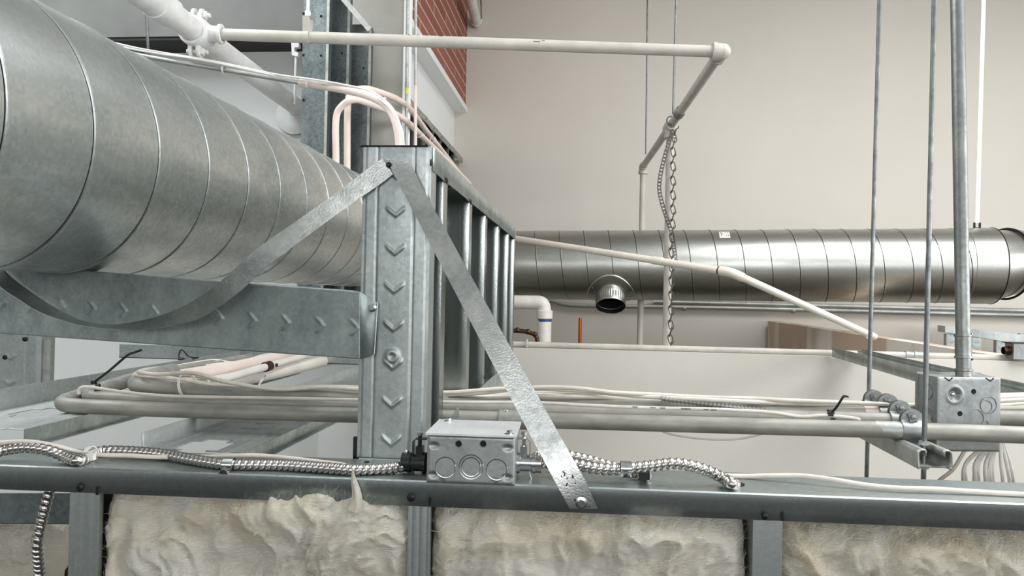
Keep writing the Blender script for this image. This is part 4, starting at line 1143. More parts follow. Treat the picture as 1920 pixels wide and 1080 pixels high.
xt = root('cross_track', V(-0.6, 1.97, -0.2), 'dark cross track at the back between the two flat joists', 'metal track')
mb = MB().span(V(-1.3, 1.97, -0.20), V(-0.50, 1.972, -0.162)); mb.span(V(-1.3, 1.97, -0.2), V(-0.50, 2.03, -0.198)); mb.build('channel', M['track'], xt)
screw(P(568, 690, 1.969), (0, -1, 0), M['black'], xt, 0.005)
fs_ = root('far_stud', V(-1.1, 1.33, -0.2), 'galvanised stud with chevrons standing at the left edge below the cross stud', 'metal stud')
a = P(-40, 752, 1.33); b = P(75, 745, 1.33)
z0_ = -0.203
profile(Vector((a.x, 1.33, H + z0_)), X, Yv, Z, 0.20, b.x - a.x, 0.036, 0.006, True, 30, 90, emb=chev(0.0494, 0.01, 0.0016), dirv=-1).build('steel_section', M['stud'], fs_, solid=0.001)
q = P(85, 700, 1.335); MB().box(P(85.5, 690, 1.335), X * 0.0095, Yv * 0.0006, Z * 0.055).build('flange_strip', M['emt'], fs_)
for px, py in ((46, 636), (9, 670), (5, 748)): screw(P(px, py, 1.3285), (0, -1, 0), M['black'], fs_, 0.0045)

# ---- conduit rack
RC = 0.0122
def crun(pts, r, lab, mat='emt', rad=0.05, grp='conduits on the strut'):
    if '1742' not in lab and pts[0].x > 0.65: pts = [pts[0] + (pts[0] - pts[1]).normalized() * 1.6] + pts
    rr = root('conduit', pts[1], lab, 'conduit', grp)
    p = bend(pts, rad, 10); MB().tube(p, r, 20).build('tube', M[mat], rr); return rr, p
def zc(px, py, Y): return P(px, py, Y)
c1_, p1_ = crun([P(2000, 819, 1.075), P(1700, 807, 1.085), P(940, 786, 1.10), P(300, 768, 1.10), P(97, 759, 1.10), P(248, 710, 1.33), P(470, 672, 1.8)], 0.0118,
                'front conduit on the strut, turning back in a wide bend at the left', 'dusty', 0.045)
c2_, p2_ = crun([P(1742, 790.5, 1.125), P(1690, 789, 1.125), P(940, 768, 1.135), P(300, 752, 1.14), P(150, 744, 1.14), P(262, 708, 1.32), P(470, 676, 1.78)], 0.0112,
                'second conduit behind the front one, with a tighter bend at the left', 'dusty', 0.04)
c3_, p3_ = crun([P(1990, 787, 1.165), P(1690, 779, 1.17), P(940, 760, 1.18), P(400, 739, 1.18), P(238, 723, 1.18), P(292, 703, 1.29), P(325, 695, 1.36)], 0.0138,
                'thick third conduit bending back under the white cables', 'dusty', 0.05)
c4_, p4_ = crun([P(1990, 775, 1.22), P(1690, 768, 1.225), P(860, 752, 1.235)], 0.0118, 'rearmost conduit on the strut, mostly hidden by cables', 'emt')
for px, w2 in ((962, 0.0245),):
    q = min(p1_[:12] + [P(1700, 807, 1.085).lerp(P(940, 786, 1.10), i / 60) for i in range(61)], key=lambda p: abs(proj(p)[0] - px))
    d = (P(1700, 807, 1.085) - P(940, 786, 1.10)).normalized()
    mb = MB().lathe(q - d * 0.022, d, [(0, RC), (0.0005, RC + 0.0025), (0.044, RC + 0.0025), (0.0445, RC)], 24); mb.build('coupling', M['emt'], c1_)
    screw(q - d * 0.012 + Vector((0, -0.004, RC + 0.001)), Z, M['steel'], c1_, 0.0032)
# sleeve of the left portion (a second coupling and the pinkish patch of the right part)
q0_, q1_ = P(1703, 807, 1.083), P(1640, 805, 1.087); MB().cyl(q0_, q1_, 0.01225, 20).build('stain_band', M['pink'] if 0 else M['emt'], c1_)
def on_run(a, b, px): return a.lerp(b, (px - proj(a)[0]) / (proj(b)[0] - proj(a)[0]))
q0_ = on_run(P(1690, 779, 1.17), P(940, 760, 1.18), 1622); q1_ = on_run(P(1690, 779, 1.17), P(940, 760, 1.18), 1655)
MB().cyl(q0_, q1_, 0.0141, 20).build('pink_patch', M['pink'], c3_)

# receding plastic pipes at the left under the cross stud
pl = [([P(300, 714, 1.34), P(440, 690, 1.6), P(520, 672, 1.8), P(640, 650, 2.3)], 0.0155, 'pink', 'wide pinkish pipe running back under the cross stud'),
      ([P(400, 716, 1.40), P(498, 688, 1.62)], 0.0085, 'pvc', 'thin white pipe with a brown coupling under the cross stud'),
      ([P(380, 724, 1.45), P(520, 696, 1.72), P(640, 668, 2.1)], 0.017, 'pvc', 'lowest white pipe under the cross stud'),
      ([P(470, 690, 1.72), P(600, 664, 2.1)], 0.0125, 'pvc', 'white pipe between the pinkish pipe and the lowest pipe')]
for pts, r, m_, lab in pl:
    rr = root('plastic_pipe', pts[0], lab, 'pipe', 'pale pipes under the cross stud'); MB().tube(pts, r, 18).build('tube', M[m_], rr)
    if 'thin' in lab:
        d = (pts[1] - pts[0]).normalized()
        MB().cyl(pts[1] - d * 0.004, pts[1] + d * 0.02, 0.0115, 18).build('coupling', M['bronze'], rr); MB().cyl(pts[1] + d * 0.03 - Z * 0.0, pts[1] + d * 0.036 + X * 0.012, 0.004, 10).build('set_screw', M['bronze'], rr)
        MB().cyl(pts[1] + d * 0.02, pts[1] + d * 0.4, 0.0085, 16).build('rear_tube', M['pvc'], rr)
cov = [([(278, 698, 1.30), (330, 687, 1.5), (400, 676, 1.62), (440, 680, 1.66), (500, 665, 1.9), (560, 655, 2.1)], 0.0036, 'white cable lying on the pinkish pipe, upper of two'),
       ([(285, 700, 1.30), (340, 692, 1.48), (410, 683, 1.58), (450, 678, 1.66), (520, 664, 1.9), (580, 655, 2.1)], 0.0036, 'white cable lying on the pinkish pipe, lower of two'),
       ([(500, 702, 1.6), (492, 712, 1.6), (484, 724, 1.55)], 0.0022, 'thin white wire hanging off the lowest plastic pipe')]
for pts, r, lab in cov: tag(MB().tube(smooth_path(PPx(pts), 6), r, 8).build('cable', M['cable2']), lab, 'cable', 'cables on the plastic pipes')
tw = root('tie_wire', P(345, 668, 1.7), 'black twisted wire loop hanging under the cross stud', 'wire')
MB().tube(smooth_path(PPx([(371, 671, 1.7), (350, 674, 1.7), (336, 670, 1.7), (338, 658, 1.7), (343, 657, 1.7), (352, 667, 1.7), (362, 670, 1.7), (372, 670, 1.7)]), 6), 0.0016, 7).build('loop', M['blackplastic'], tw)
MB().sphere(P(340, 673, 1.7), 0.006, 12, 8, (1.6, 1, 0.6)).build('knot', M['blackplastic'], tw)
MB().tube([P(362, 640, 1.7), P(366, 680, 1.7)], 0.001, 6).build('wire', M['rod'], tw)

# white cable bundle
bun = [
 [(262,699),(300,703),(360,700),(430,718),(520,731),(600,727),(673,731),(760,733),(840,737),(960,729),(1080,733),(1200,744),(1320,750),(1440,756),(1640,762)],
 [(258,702),(300,706),(370,706),(440,722),(500,736),(560,744),(640,746),(720,742),(840,741),(930,741),(1010,738),(1090,737),(1180,746),(1300,751),(1420,756),(1640,761)],
 [(255,704),(300,708),(360,716),(430,733),(500,744),(560,748),(673,750),(760,750),(840,748),(960,744),(1060,744),(1160,747),(1260,755),(1360,762),(1500,764),(1640,766)],
 [(252,707),(300,712),(380,728),(440,736),(520,740),(560,735),(600,731),(640,736),(673,741),(760,741),(840,744),(940,749),(1040,747),(1140,742),(1240,747),(1330,752),(1460,757),(1640,763)],
 [(259,706),(320,710),(400,722),(460,727),(520,729),(600,726),(673,728),(760,735),(840,747),(930,746),(1030,742),(1130,752),(1230,762),(1340,765),(1460,768),(1640,770)],
 [(840,741),(900,738),(1000,728),(1080,729),(1150,737),(1230,741),(1320,746),(1400,748),(1480,752),(1640,758)],
 [(470,738),(540,746),(620,741),(673,738),(760,738),(840,738),(950,746),(1060,752),(1180,756),(1300,756),(1420,763),(1540,766),(1640,768)],
]
for i, l_ in enumerate(bun):
    Yb = 1.165 + 0.014 * ((i * 3) % 5)
    pts = [P(px, py - 1, Yb + (0.0 if px > 400 else (400 - px) * 0.0001) + 0.008 * math.sin(px * 0.013 + i * 1.9)) for px, py in l_]
    if i in (0, 1, 2, 3): pts = [P(300, 690, 1.38), P(270, 694, 1.27)] + pts
    pts += [P(1730 + 0, pts[-1].z * 0 + l_[-1][1] + 3, Yb), P(1990, l_[-1][1] + 2 - i * 3, Yb)]; pts.append(pts[-1] + (pts[-1] - pts[-2]).normalized() * 1.5)
    o = MB().tube(smooth_path(pts, 6), 0.0034, 9).build('cable', M['cable'])
    tag(o, 'white cable woven into the bundle lying along the top of the conduits', 'cable', 'white cables bundled on the conduits')
lc_ = [(148, 741), (150, 730), (170, 728), (240, 738), (330, 745), (500, 748), (673, 752), (840, 756), (1000, 757), (1100, 762), (1220, 767), (1330, 769), (1440, 775), (1500, 783), (1545, 781), (1600, 786), (1612, 790)]
pts = [P(px, py - 2, 1.105) for px, py in lc_]
o = MB().tube(smooth_path(pts, 6), 0.0026, 8).build('cable', M['cable']); tag(o, 'single thin printed cable lying between the two front conduits', 'cable')
mb = MB()
for cx in (1188, 1222, 1240, 1280, 1288, 1322, 1336):
    for k in range(5):
        b0 = on_run(P(1100, 760, 1.102), P(1440, 773, 1.102), cx + k * 2.1); mb.box(b0 + Z * 0.0004, X * 0.0005, Yv * 0.0003, Z * 0.0008)
mb.build('printing', M['ink'], o, smooth=0, kind='stuff')
rb = [P(1240 + k * 9, 747 + k * 1.1, 1.16) for k in range(24)]
tag(MB().tube(resample(rb, 0.0012), 0.004, 8, rf=lambda i, th: 0.004 + (0.0009 if i % 5 < 2 else -0.0006)).build('ribbed_cable', M['emt']), 'short visible length of ribbed grey cable among the white bundle', 'cable')
o = MB().tube(smooth_path([P(1215, 792, 1.10), P(1250, 812, 1.10), P(1300, 821, 1.10), P(1340, 824, 1.10), P(1385, 823, 1.10), P(1430, 813, 1.10), P(1470, 794, 1.10)], 6), 0.0016, 8).build('wire', M['cable'])
tag(o, 'thin pale wire sagging below the conduits', 'wire')

def tie_tail(loop_c, ax, R, tail, lab, sqz=1.0, mat='blackplastic', w_=0.0028):
    r = ziptie(loop_c, ax, R, lab, mat, w_=w_)
    tp = smooth_path(tail, 5); A_ = []; B_ = []
    for q in tp: A_.append(q - Vector((0.001, 0, -0.0016))); B_.append(q + Vector((0.001, 0, -0.0016)))
    MB().strip(A_, B_, 0.0011).build('tail', M[mat], r, smooth=40)
    MB().box(tail[0], X * 0.0036, Yv * 0.003, Z * 0.003).build('head', M[mat], r)
    return r
tie_tail(P(183, 735, 1.15), (1, 0.5, 0), 0.0135, [P(176, 717, 1.14), P(205, 695, 1.13), P(238, 667, 1.12), P(252, 661, 1.12), P(266, 656, 1.12)], 'black cable tie with a long tail sticking up at the left bend of the conduits')
tie_tail(P(1557, 785, 1.127), (1, 0, 0), 0.0128, [P(1557, 776, 1.105), P(1568, 764, 1.10), P(1579, 747, 1.095), P(1583, 743, 1.095), P(1591, 744, 1.095)], 'black cable tie with an upright tail near the strut', w_=0.003)
ziptie(P(352, 724, 1.18), (1, -0.1, 0.25), 0.0235, 'pale cable tie around the white cables and the thick conduit at the left', 'whiteplastic', w_=0.0022)

# ---- strut channel with pipe clamps
SZ = -0.1935
_e = PZ(1754, 848, SZ); _g = Vector((_e.x + 0.003, 1.25, 0))
def axs(Y): return _e.x + (_g.x - _e.x) * (Y - _e.y) / (_g.y - _e.y)
sr = root('strut_channel', V(axs(1.2), 1.2, SZ - 0.025), 'dusty slotted strut channel whose open end points at the camera at the right', 'metal channel')
dS = Vector((_g.x - _e.x, _g.y - _e.y, 0)).normalized(); sS = Vector((dS.y, -dS.x, 0))
sec = [(-0.0115, 0.0005 - 0.006), (-0.0115, 0.0005), (-0.0125, 0.0022), (-0.0175, 0.0022), (-0.0205, -0.001), (-0.0205, -0.021), (-0.0195, -0.0225), (0.0195, -0.0225), (0.0205, -0.021), (0.0205, -0.001), (0.0175, 0.0022), (0.0125, 0.0022), (0.0115, 0.0005), (0.0115, -0.0055)]
mb = MB(); vs = []; fs = []; nL = 40; LS = 0.29
o0 = V(_e.x, _e.y, SZ)
for j in range(nL + 1):
    for (u, v) in sec: vs.append(o0 + dS * (LS * j / nL) + sS * u + Z * v)
    
for j in range(nL):
    for k in range(13):
        if k == 6 and (j < 2): continue
        fs.append((j * 14 + k, (j + 1) * 14 + k, (j + 1) * 14 + k + 1, j * 14 + k + 1))
mb.add(vs, fs); mb.build('channel', M['emt'], sr, solid=0.0018)
# web strips left and right of the end slot
def clampat(Y, px_c, r, cz, lab):
    c = V(axs(Y), Y, 0); c.z = cz
    g = root('conduit_clamp', c - Z * r, lab, 'pipe clamp', 'conduit clamps on the strut')
    for k, sg in enumerate((-1, 1)):
        A_ = []; B_ = []; RR = r + 0.0016
        for i in range(17):
            a = -PI / 2 * 0.9 + (PI / 2 * 0.9 + PI / 2 * 0.78) * i / 16
            q = c + Vector((0, 1, 0)) * sg * math.cos(a) * RR + Z * math.sin(a) * RR
            A_.append(q); B_.append(q)
        foot = [c + Yv * sg * 0.010 - Z * (r + 0.012)] 
        A_ = foot + A_; B_ = foot + B_
        ear = c + Yv * sg * 0.0032 + Z * (r + 0.0135); ws = [0.0150] * len(A_)
        for k2 in range(9):
            f = k2 / 8; A_.append(c + Yv * sg * 0.0032 + Z * (r + 0.003 + 0.0155 * f)); ws.append(0.0150 * math.sqrt(max(0.02, 1 - f * f)))
        A2 = [q - sS * w2_ for q, w2_ in zip(A_, ws)]; B2 = [q + sS * w2_ for q, w2_ in zip(A_, ws)]
        MB().strip(A2, B2, 0.002).build('clamp_half', M['box'], g, smooth=50)
    # near face rounded ear with nut
    e = c + Z * (r + 0.008) - Yv * 0.005
    mb = MB().box(e - Yv * 0.001, (sS + Z * 0.3).normalized() * 0.0058, Yv * 0.001, (Z - sS * 0.3).normalized() * 0.0058); mb.lathe(e, -Yv, [(0.002, 0.0038), (0.005, 0.0036), (0.0056, 0.0001)], 12)
    mb.build('bolt', M['box'], g)
    MB().cyl(e + Yv * 0.0, e + Yv * 0.014, 0.003, 10).build('bolt_shank', M['steel'], g)
    return g
Zc = lambda a, b, Y, px: on_run(a, b, px).z
clampat(1.085, 0, 0.0120, Zc(P(2000, 819, 1.075), P(1700, 807, 1.085), 0, 1707), 'frontmost clamp holding the front conduit on the strut')
clampat(1.125, 0, 0.0114, Zc(P(1742, 790.5, 1.125), P(1690, 789, 1.125), 0, 1690), 'second clamp from the front on the strut')
clampat(1.170, 0, 0.0140, Zc(P(1990, 787, 1.165), P(1690, 779, 1.17), 0, 1668), 'third clamp from the front on the strut, with a square nut')
clampat(1.225, 0, 0.0120, Zc(P(1990, 775, 1.22), P(1690, 768, 1.225), 0, 1640), 'rearmost clamp at the back of the strut')
# support rods
def sup(a, b, r, lab, nutz, foot):
    g = root('threaded_rod', b, lab, 'hanger rod', 'threaded rods carrying the strut')
    MB().cyl(to_ceiling(a, b), b, r, 14).build('rod', M['rod'], g)
    d = (a - b).normalized()
    for z in nutz:
        q = b + d * ((H + z - b.z) / d.z); MB().lathe(q, Z, [(0, 0.0001), (0, 0.0068), (0.005, 0.0068), (0.005, 0.0001)], 6).build('nut', M['steel'], g)
def rodY(px, py): return min((0.98 + i * 0.001 for i in range(400)), key=lambda y: abs(P(px, py, y).x - axs(y)))
ry2, ry1 = rodY(1732, 850), rodY(1629, 770)
sup(P(1752, 0, ry2), P(1731, 915, ry2), 0.0033, 'right threaded rod passing through the strut in front of the square box', (SZ + 0.003, SZ - 0.029), 0)
sup(P(1649, 0, ry1), P(1624.5, 905, ry1), 0.0033, 'left threaded rod passing behind the conduits', (SZ + 0.003, SZ - 0.029), 0)

# ---- right square box with vertical conduit
YB = 1.102
bx = root('junction_box', P(1815, 838, YB), 'large square knockout box hanging behind the front conduit at the right', 'electrical box')
Oc = P(1760, 709, YB - 0.006); Or = P(1877, 719, YB + 0.012); Ux = (Or - Oc); Ux.z = 0; Wb = (P(1877, 719, YB + 0.012) - P(1760, 709, YB - 0.006)).length; Ux.normalize()
Nx = Vector((-Ux.y, Ux.x, 0))       # into depth
if Nx.y < 0: Nx = -Nx
# make the left side visible
Ux = Vector((math.cos(-0.30), math.sin(-0.30) * -1, 0)); Ux = Vector((0.985, 0.17, 0)).normalized(); Nx = Vector((-0.17, 0.985, 0)).normalized()
Wb = 0.114; Hb = 0.127; Db = 0.054
O_ = P(1759, 707, YB)
KF = 0.83
def BF(u, v, d=0): return O_ + Ux * u * KF - Z * v * KF + Nx * d * KF
rr = 0.004
outl = []
for (cu, cv, a0) in ((Wb - rr, rr, 0), (rr, rr, PI / 2), (rr, Hb - rr, PI), (Wb - rr, Hb - rr, 1.5 * PI)):
    for i in range(5):
        a = a0 + PI / 2 * i / 4; outl.append((cu + rr * math.cos(a), cv - rr * math.sin(a)))
# front face as grid with the round dimple, sides as skirt
def face(u, v):
    uu, vv = u * Wb, v * Hb; r_ = math.hypot(uu - 0.030, vv - 0.030)
    d = 0.006 * math.exp(-(r_ / 0.009) ** 4) - 0.0012 * math.exp(-((r_ - 0.0135) / 0.0025) ** 2)
    e = min(uu, Wb - uu, vv, Hb - vv); d += 0.002 * max(0, 1 - e / 0.003) ** 2
    return BF(uu, vv, d)
mb = MB().grid(face, 70, 70)
for (p, q) in (((0, 0), (Wb, 0)), ((Wb, 0), (Wb, Hb)), ((Wb, Hb), (0, Hb)), ((0, Hb), (0, 0))):
    k = len(mb.v); mb.v += [BF(*p, 0.002), BF(*q, 0.002), BF(*q, Db), BF(*p, Db)]; mb.f.append((k, k + 1, k + 2, k + 3))
mb.build('box_body', M['box'], bx)
k = MB().box(BF(Wb / 2, Hb / 2, Db + 0.002), Ux * (Wb / 2 + 0.003) * KF, Nx * 0.002, Z * (Hb / 2 + 0.003) * KF); k.build('cover_plate', M['box'], bx)
def kno(u, v, R, dark=(0, 2 * PI), d=0, r=0.0006):
    c = BF(u, v, d - 0.0002); return MB().arc(c, Ux, -Z, R * KF, r, dark[0], dark[1], 28, 6)
kk = [(0.091, 0.047, 0.0145, (0, 2 * PI)), (0.087, 0.05, 0.0105, (-1.7, 1.9)), (0.067, 0.070, 0.0155, (-1.9, 1.9)), (0.042, 0.096, 0.0155, (PI * 1.0, PI * 2)), (0.098, 0.095, 0.011, (PI, 2 * PI)), (0.087, 0.078, 0.0035, (-1.7, 1.7))]
for (u, v, R, dk) in kk: kno(u, v, R, dk).build('knockout', M['rod'], bx)
for (u, v) in ((0.064, 0.024), (0.040, 0.062), (0.064, 0.088)):
    MB().lathe(BF(u, v, -0.0002), -Nx, [(0, 0.0001), (0.0002, 0.0036), (0, 0.0037)], 18).build('hole', M['hole'], bx)
MB().lathe(BF(0.030, 0.030, 0.0054), -Nx, [(0, 0.0028), (0.0012, 0.0024), (0.0018, 0.0001)], 14).build('dimple_rivet', M['steel'], bx)
MB().lathe(BF(0.030, 0.030, 0.006), -Nx, [(0, 0.006), (0.0006, 0.0054), (0.0007, 0.0034)], 18).build('dimple_ring', M['box'], bx)
for v in (0.028, 0.07, 0.1):   # knockouts on the left side
    c = BF(-0.0004, v, 0.027); MB().arc(c, Nx, -Z, 0.011, 0.0005, PI * 0.5, PI * 1.7, 24, 6).build('knockout', M['rod'], bx)
MB().tube([BF(0.012, 0.001, 0.001), BF(0.02, 0.006, 0.0), BF(0.026, 0.001, 0.001)], 0.0012, 6).build('edge_notch', M['ink'], bx)
MB().tube([BF(0.086, 0.001, 0.001), BF(0.094, 0.006, 0.0), BF(0.1, 0.001, 0.001)], 0.0012, 6).build('edge_notch', M['ink'], bx)
vd = root('conduit', BF(0.048, 0, 0.027), 'tall grey upright conduit entering the top of the large square box', 'conduit')
cb = P(1807, 706, YB + 0.024); ct_ = P(1795, 0, YB + 0.075); tt_ = to_ceiling(ct_, cb); dv = (tt_ - cb).normalized()
MB().cyl(cb, tt_, 0.0096, 22).build('tube', M['emt2'], vd)
def along(py): return min((cb + dv * (i * 0.001) for i in range(800)), key=lambda p: abs(proj(p)[1] - py))
k0, k1 = along(672), along(628); MB().lathe(k0, dv, [(0, 0.0096), (0.0004, 0.0118), (0.003, 0.0118), (0.0035, 0.0107), ((k1 - k0).length - 0.003, 0.0107), ((k1 - k0).length - 0.0025, 0.0118), ((k1 - k0).length, 0.0118), ((k1 - k0).length + 0.0004, 0.0096)], 24).build('coupling', M['emt2'], vd)
k2 = along(692); MB().lathe(cb - dv * 0.004, dv, [(0, 0.0132), (0.004, 0.0132), (0.0045, 0.0107), ((k2 - cb).length, 0.0107), ((k2 - cb).length + 0.001, 0.0118), ((k2 - cb).length + 0.004, 0.0118), ((k2 - cb).length + 0.0045, 0.0096)], 24).build('connector', M['emt2'], vd)
for q in (k0, k1): screw(q + X * 0.0112, X, M['steel'], vd, 0.003)

# white cables dropping out of the box
rnd = random.Random(11)
xs0 = [1808, 1818, 1826, 1833, 1841, 1848, 1853, 1860, 1866, 1872, 1878, 1884]
xs1 = [1812, 1806, 1830, 1836, 1826, 1848, 1858, 1862, 1850, 1881, 1894, 1901]
for i in range(12):
    a = P(min(xs0[i] + 18, 1880), 800, 1.13); b = P((xs0[i] + 1880) / 2, 832, 1.13); c = P((b.x * 0 + xs0[i] * 0.4 + xs1[i] * 0.6), 870, 1.125); d = P(xs1[i], 915, 1.12); e = P(xs1[i] - 3, 1010, 1.12)
    o = MB().tube(smooth_path([a, b, c, d, e], 6), 0.0027, 8).build('cable', M['cable2']); tag(o, 'white cable dropping in the loose bunch under the large square box', 'cable', 'white cables hanging under the square box')
o = MB().tube(smooth_path([P(1818, 826, 1.125), P(1803, 855, 1.125), P(1785, 882, 1.125), P(1760, 902, 1.125), P(1735, 930, 1.125)], 6), 0.0028, 8).build('cable', M['cable'])
tag(o, 'single white cable curving down to the left from under the square box', 'cable')
for i, (y0, y1, r, m_, lab) in enumerate(((745, 741, 0.0075, 'pink', 'upper pinkish pipe leaving the right edge beside the square box'), (757, 753, 0.0075, 'pink', 'lower pinkish pipe leaving the right edge beside the square box'),
                                      (774, 775, 0.005, 'cable', 'pale cable leaving the right edge below the pinkish pipes'))):
    o = MB().tube([P(1850, y0 + 1, 1.30), P(1990, y1, 1.4), P(1990, y1, 1.4) + X * 1.3], r, 14).build('plastic_pipe' if i < 2 else 'cable', M[m_]); tag(o, lab, 'pipe' if i < 2 else 'cable')

# ---- galvanised channel coming in from the right
rc = root('steel_channel', P(1608, 667, 3.0), 'long ribbed galvanised channel running from the right edge back to the low wall', 'metal channel')
a0, a1 = P(1608, 653, 2.98), P(1990, 733, 1.45); dC = (a1 - a0).normalized(); sC = Vector((-dC.y, dC.x, 0)).normalized()
if sC.y < 0: sC = -sC
hC = 0.036; wC = 0.092; LC = (a1 - a0).length + 0.9
sec = [(0, 0), (-0.0014, -0.008), (0.0006, -0.012), (-0.0014, -0.018), (0.0006, -0.024), (0, -hC), (wC * 0.5, -hC - 0.001), (wC, -hC), (wC, 0.001)]
mb = MB(); vs = [];
for j in range(31):
    for (u, v) in sec: vs.append(a0 + dC * (LC * j / 30) + sC * u + Z * v)
mb.add(vs, [(j * 9 + k, (j + 1) * 9 + k, (j + 1) * 9 + k + 1, j * 9 + k + 1) for j in range(30) for k in range(8)])
mb.build('channel', M['stud'], rc, solid=0.0012, smooth=20)

# ================================================================== BOX AND ARMOURED CABLES ON THE TRACK
b2 = root('junction_box', FW(0.0, 0.02, ZT), 'galvanised knockout box sitting on the track in front of the end stud', 'electrical box')
TL = PW(801, 815, -0.014); TR = PW(966, 820, -0.014); Wd2 = (TR - TL).length
du = (TR - TL).normalized(); hB = PW(802, 906, -0.014) - TL; hh = hB.length; dep = 0.088
def J(u, v, d=0): return TL + WD * u - Z * v + WN * d
bmf = MB()
def f2(u, v):
    uu, vv = u * Wd2, v * hh; e = min(uu, Wd2 - uu, vv, hh - vv)
    d = 0.002 * max(0, 1 - e / 0.003) ** 2
    for (cu, cv) in ((0.008, 0.012), (0.008, 0.045), (Wd2 - 0.008, 0.012), (Wd2 - 0.008, 0.045)): 
        r_ = math.hypot((uu - cu) / 1.6, vv - cv); d += 0.0016 * math.exp(-(r_ / 0.003) ** 4)
    for cu in (0.018, Wd2 - 0.022):
        r_ = math.hypot(uu - cu, (vv - hh + 0.003) / 1.6); d += 0.0015 * math.exp(-(r_ / 0.0028) ** 4)
    return J(uu, vv, d)
bmf.grid(f2, 70, 40)
for (p, q) in (((0, 0), (Wd2, 0)), ((Wd2, 0), (Wd2, hh)), ((Wd2, hh), (0, hh)), ((0, hh), (0, 0))):
    k = len(bmf.v); bmf.v += [J(*p, 0.002), J(*q, 0.002), J(*q, dep), J(*p, dep)]; bmf.f.append((k, k + 1, k + 2, k + 3))
k = len(bmf.v); bmf.v += [J(0, 0, dep), J(Wd2, 0, dep), J(Wd2, hh, dep), J(0, hh, dep)]; bmf.f.append((k, k + 1, k + 2, k + 3))
bmf.build('box_body', M['box'], b2)
MB().box(J(Wd2 / 2, -0.0014, dep / 2 - 0.0005), WD * (Wd2 / 2 + 0.0015), WN * (dep / 2 + 0.003), Z * 0.0011).build('cover_plate', M['bright'], b2)
screw(J(Wd2 - 0.007, -0.0025, 0.006), Z, M['steel'], b2, 0.0036, hexa=True); screw(J(0.012, -0.0025, dep - 0.01), Z, M['steel'], b2, 0.0036, hexa=True)
for (u, v, R) in ((0.0215, 0.036, 0.0115), (0.0505, 0.0345, 0.0135), (0.0505, 0.0345, 0.0105), (0.0795, 0.0365, 0.0115)):
    c = J(u, v, -0.0002); MB().arc(c, WD, -Z, R, 0.0006, -0.3, PI * 1.1, 28, 6).build('knockout', M['steel'], b2); MB().arc(c, WD, -Z, R, 0.0005, PI * 1.1, PI * 2 - 0.3, 28, 6).build('knockout', M['ink'], b2)  # bright and dark arcs paint light and shade onto each ring
for px, py in ((860, 832), (906, 832)):
    q = PW(px, py, -0.0142); MB().lathe(q, -WN, [(0, 0.0001), (0.0001, 0.0034), (0, 0.0035)], 18).build('hole', M['hole'], b2)
    MB().torus(q, -WN, 0.0037, 0.0005, 18, 6).build('hole_rim', M['steel'], b2)
# connectors
def connector(sx, cpx, cpy, lab, mat):
    g = root('cable_connector', PW(cpx, cpy, 0.035), lab, 'cable connector')
    c = PW(cpx, cpy, 0.035); d = WD * sx
    MB().lathe(c, d, [(0, 0.0125), (0.004, 0.0125), (0.0045, 0.010), (0.018, 0.010), (0.0185, 0.012), (0.022, 0.012), (0.0225, 0.0095)], 22).build('barrel', M[mat], g)
    MB().lathe(c + d * 0.017, d, [(0, 0.0095), (0.0005, 0.0112), (0.012, 0.0112), (0.0125, 0.0095)], 22).build('collar', M['bx' if sx > 0 else mat], g)
    mb = MB().box(c + d * 0.008 + Z * 0.014, WD * 0.004, WN * 0.006, Z * 0.006); mb.cyl(c + d * 0.008 + Z * 0.014, c + d * 0.008 + Z * 0.034, 0.0022, 10); mb.build('clamp_screw', M[mat], g)
    MB().lathe(c + d * 0.008 + Z * 0.033, Z, [(0, 0.0001), (0, 0.0038), (0.0035, 0.0038), (0.0035, 0.0001)], 6).build('screw_head', M['steel'], g)
    pth = [c + d * -0.001 + Z * 0.029, c + d * 0.012 + Z * 0.029, c + d * 0.0155 + Z * 0.026, c + d * 0.0155 - Z * 0.01, c + d * 0.018 - Z * 0.017]
    MB().strip([p - WN * 0.006 for p in pth], [p + WN * 0.006 for p in pth], 0.0012).build('clamp_strap', M[mat], g, smooth=0)
    MB().lathe(c + d * 0.024 + Z * 0.0105, Z, [(0, 0.003), (0.002, 0.0032), (0.004, 0.0028), (0.004, 0.0001)], 12).build('set_screw', M['steel'], g)
    return c + d * 0.02
eR = connector(1, 969, 867, 'bright cable connector with an upright screw on the right of the box', 'steel')
eL = connector(-1, 799, 868, 'dark cable connector in shadow on the left of the box', 'black')  # black material paints in the shade on this side of the box

def armour(pts, r, lab, name='armoured_cable', k=8, n=18, pitch=0.0074):
    p = resample(smooth_path(pts, k), pitch / 12)
    def rf(i, th):
        ph = (i / 12 + th / (2 * PI)) % 1
        if ph < 0.2: return r * (0.80 + 0.04 * ph)
        q = (ph - 0.2) / 0.8
        return r * (0.98 + 0.12 * math.sin(PI * min(1, q * 1.15) ** 0.8))
    o = MB().tube(p, r, n, rf=rf).build(name, M['bx'], smooth=60); return tag(o, lab, 'armoured cable')
RB = 0.0064
def T(px, py, t, r=0.0068):
    p = PW(px, py, t)
    if p.z < H + ZT + r: p = PZ(px, py, ZT + r)
    return p
armour([T(-60, 860, 0.02), T(0, 846, 0.02), T(45, 839, 0.02), T(85, 843, 0.02), T(118, 854, 0.022), T(145, 864, 0.03), T(165, 857, 0.05), T(190, 846, 0.062), T(240, 846, 0.068), T(300, 851, 0.062), T(350, 860, 0.045), T(400, 868, 0.034),
        T(430, 871, 0.03), T(520, 872, 0.03), T(600, 877, 0.028), T(660, 881, 0.026), T(720, 879, 0.028), T(760, 873, 0.032), eL + WD * 0.002], RB,
       'silver armoured cable lying on the track from the left edge to the junction box')
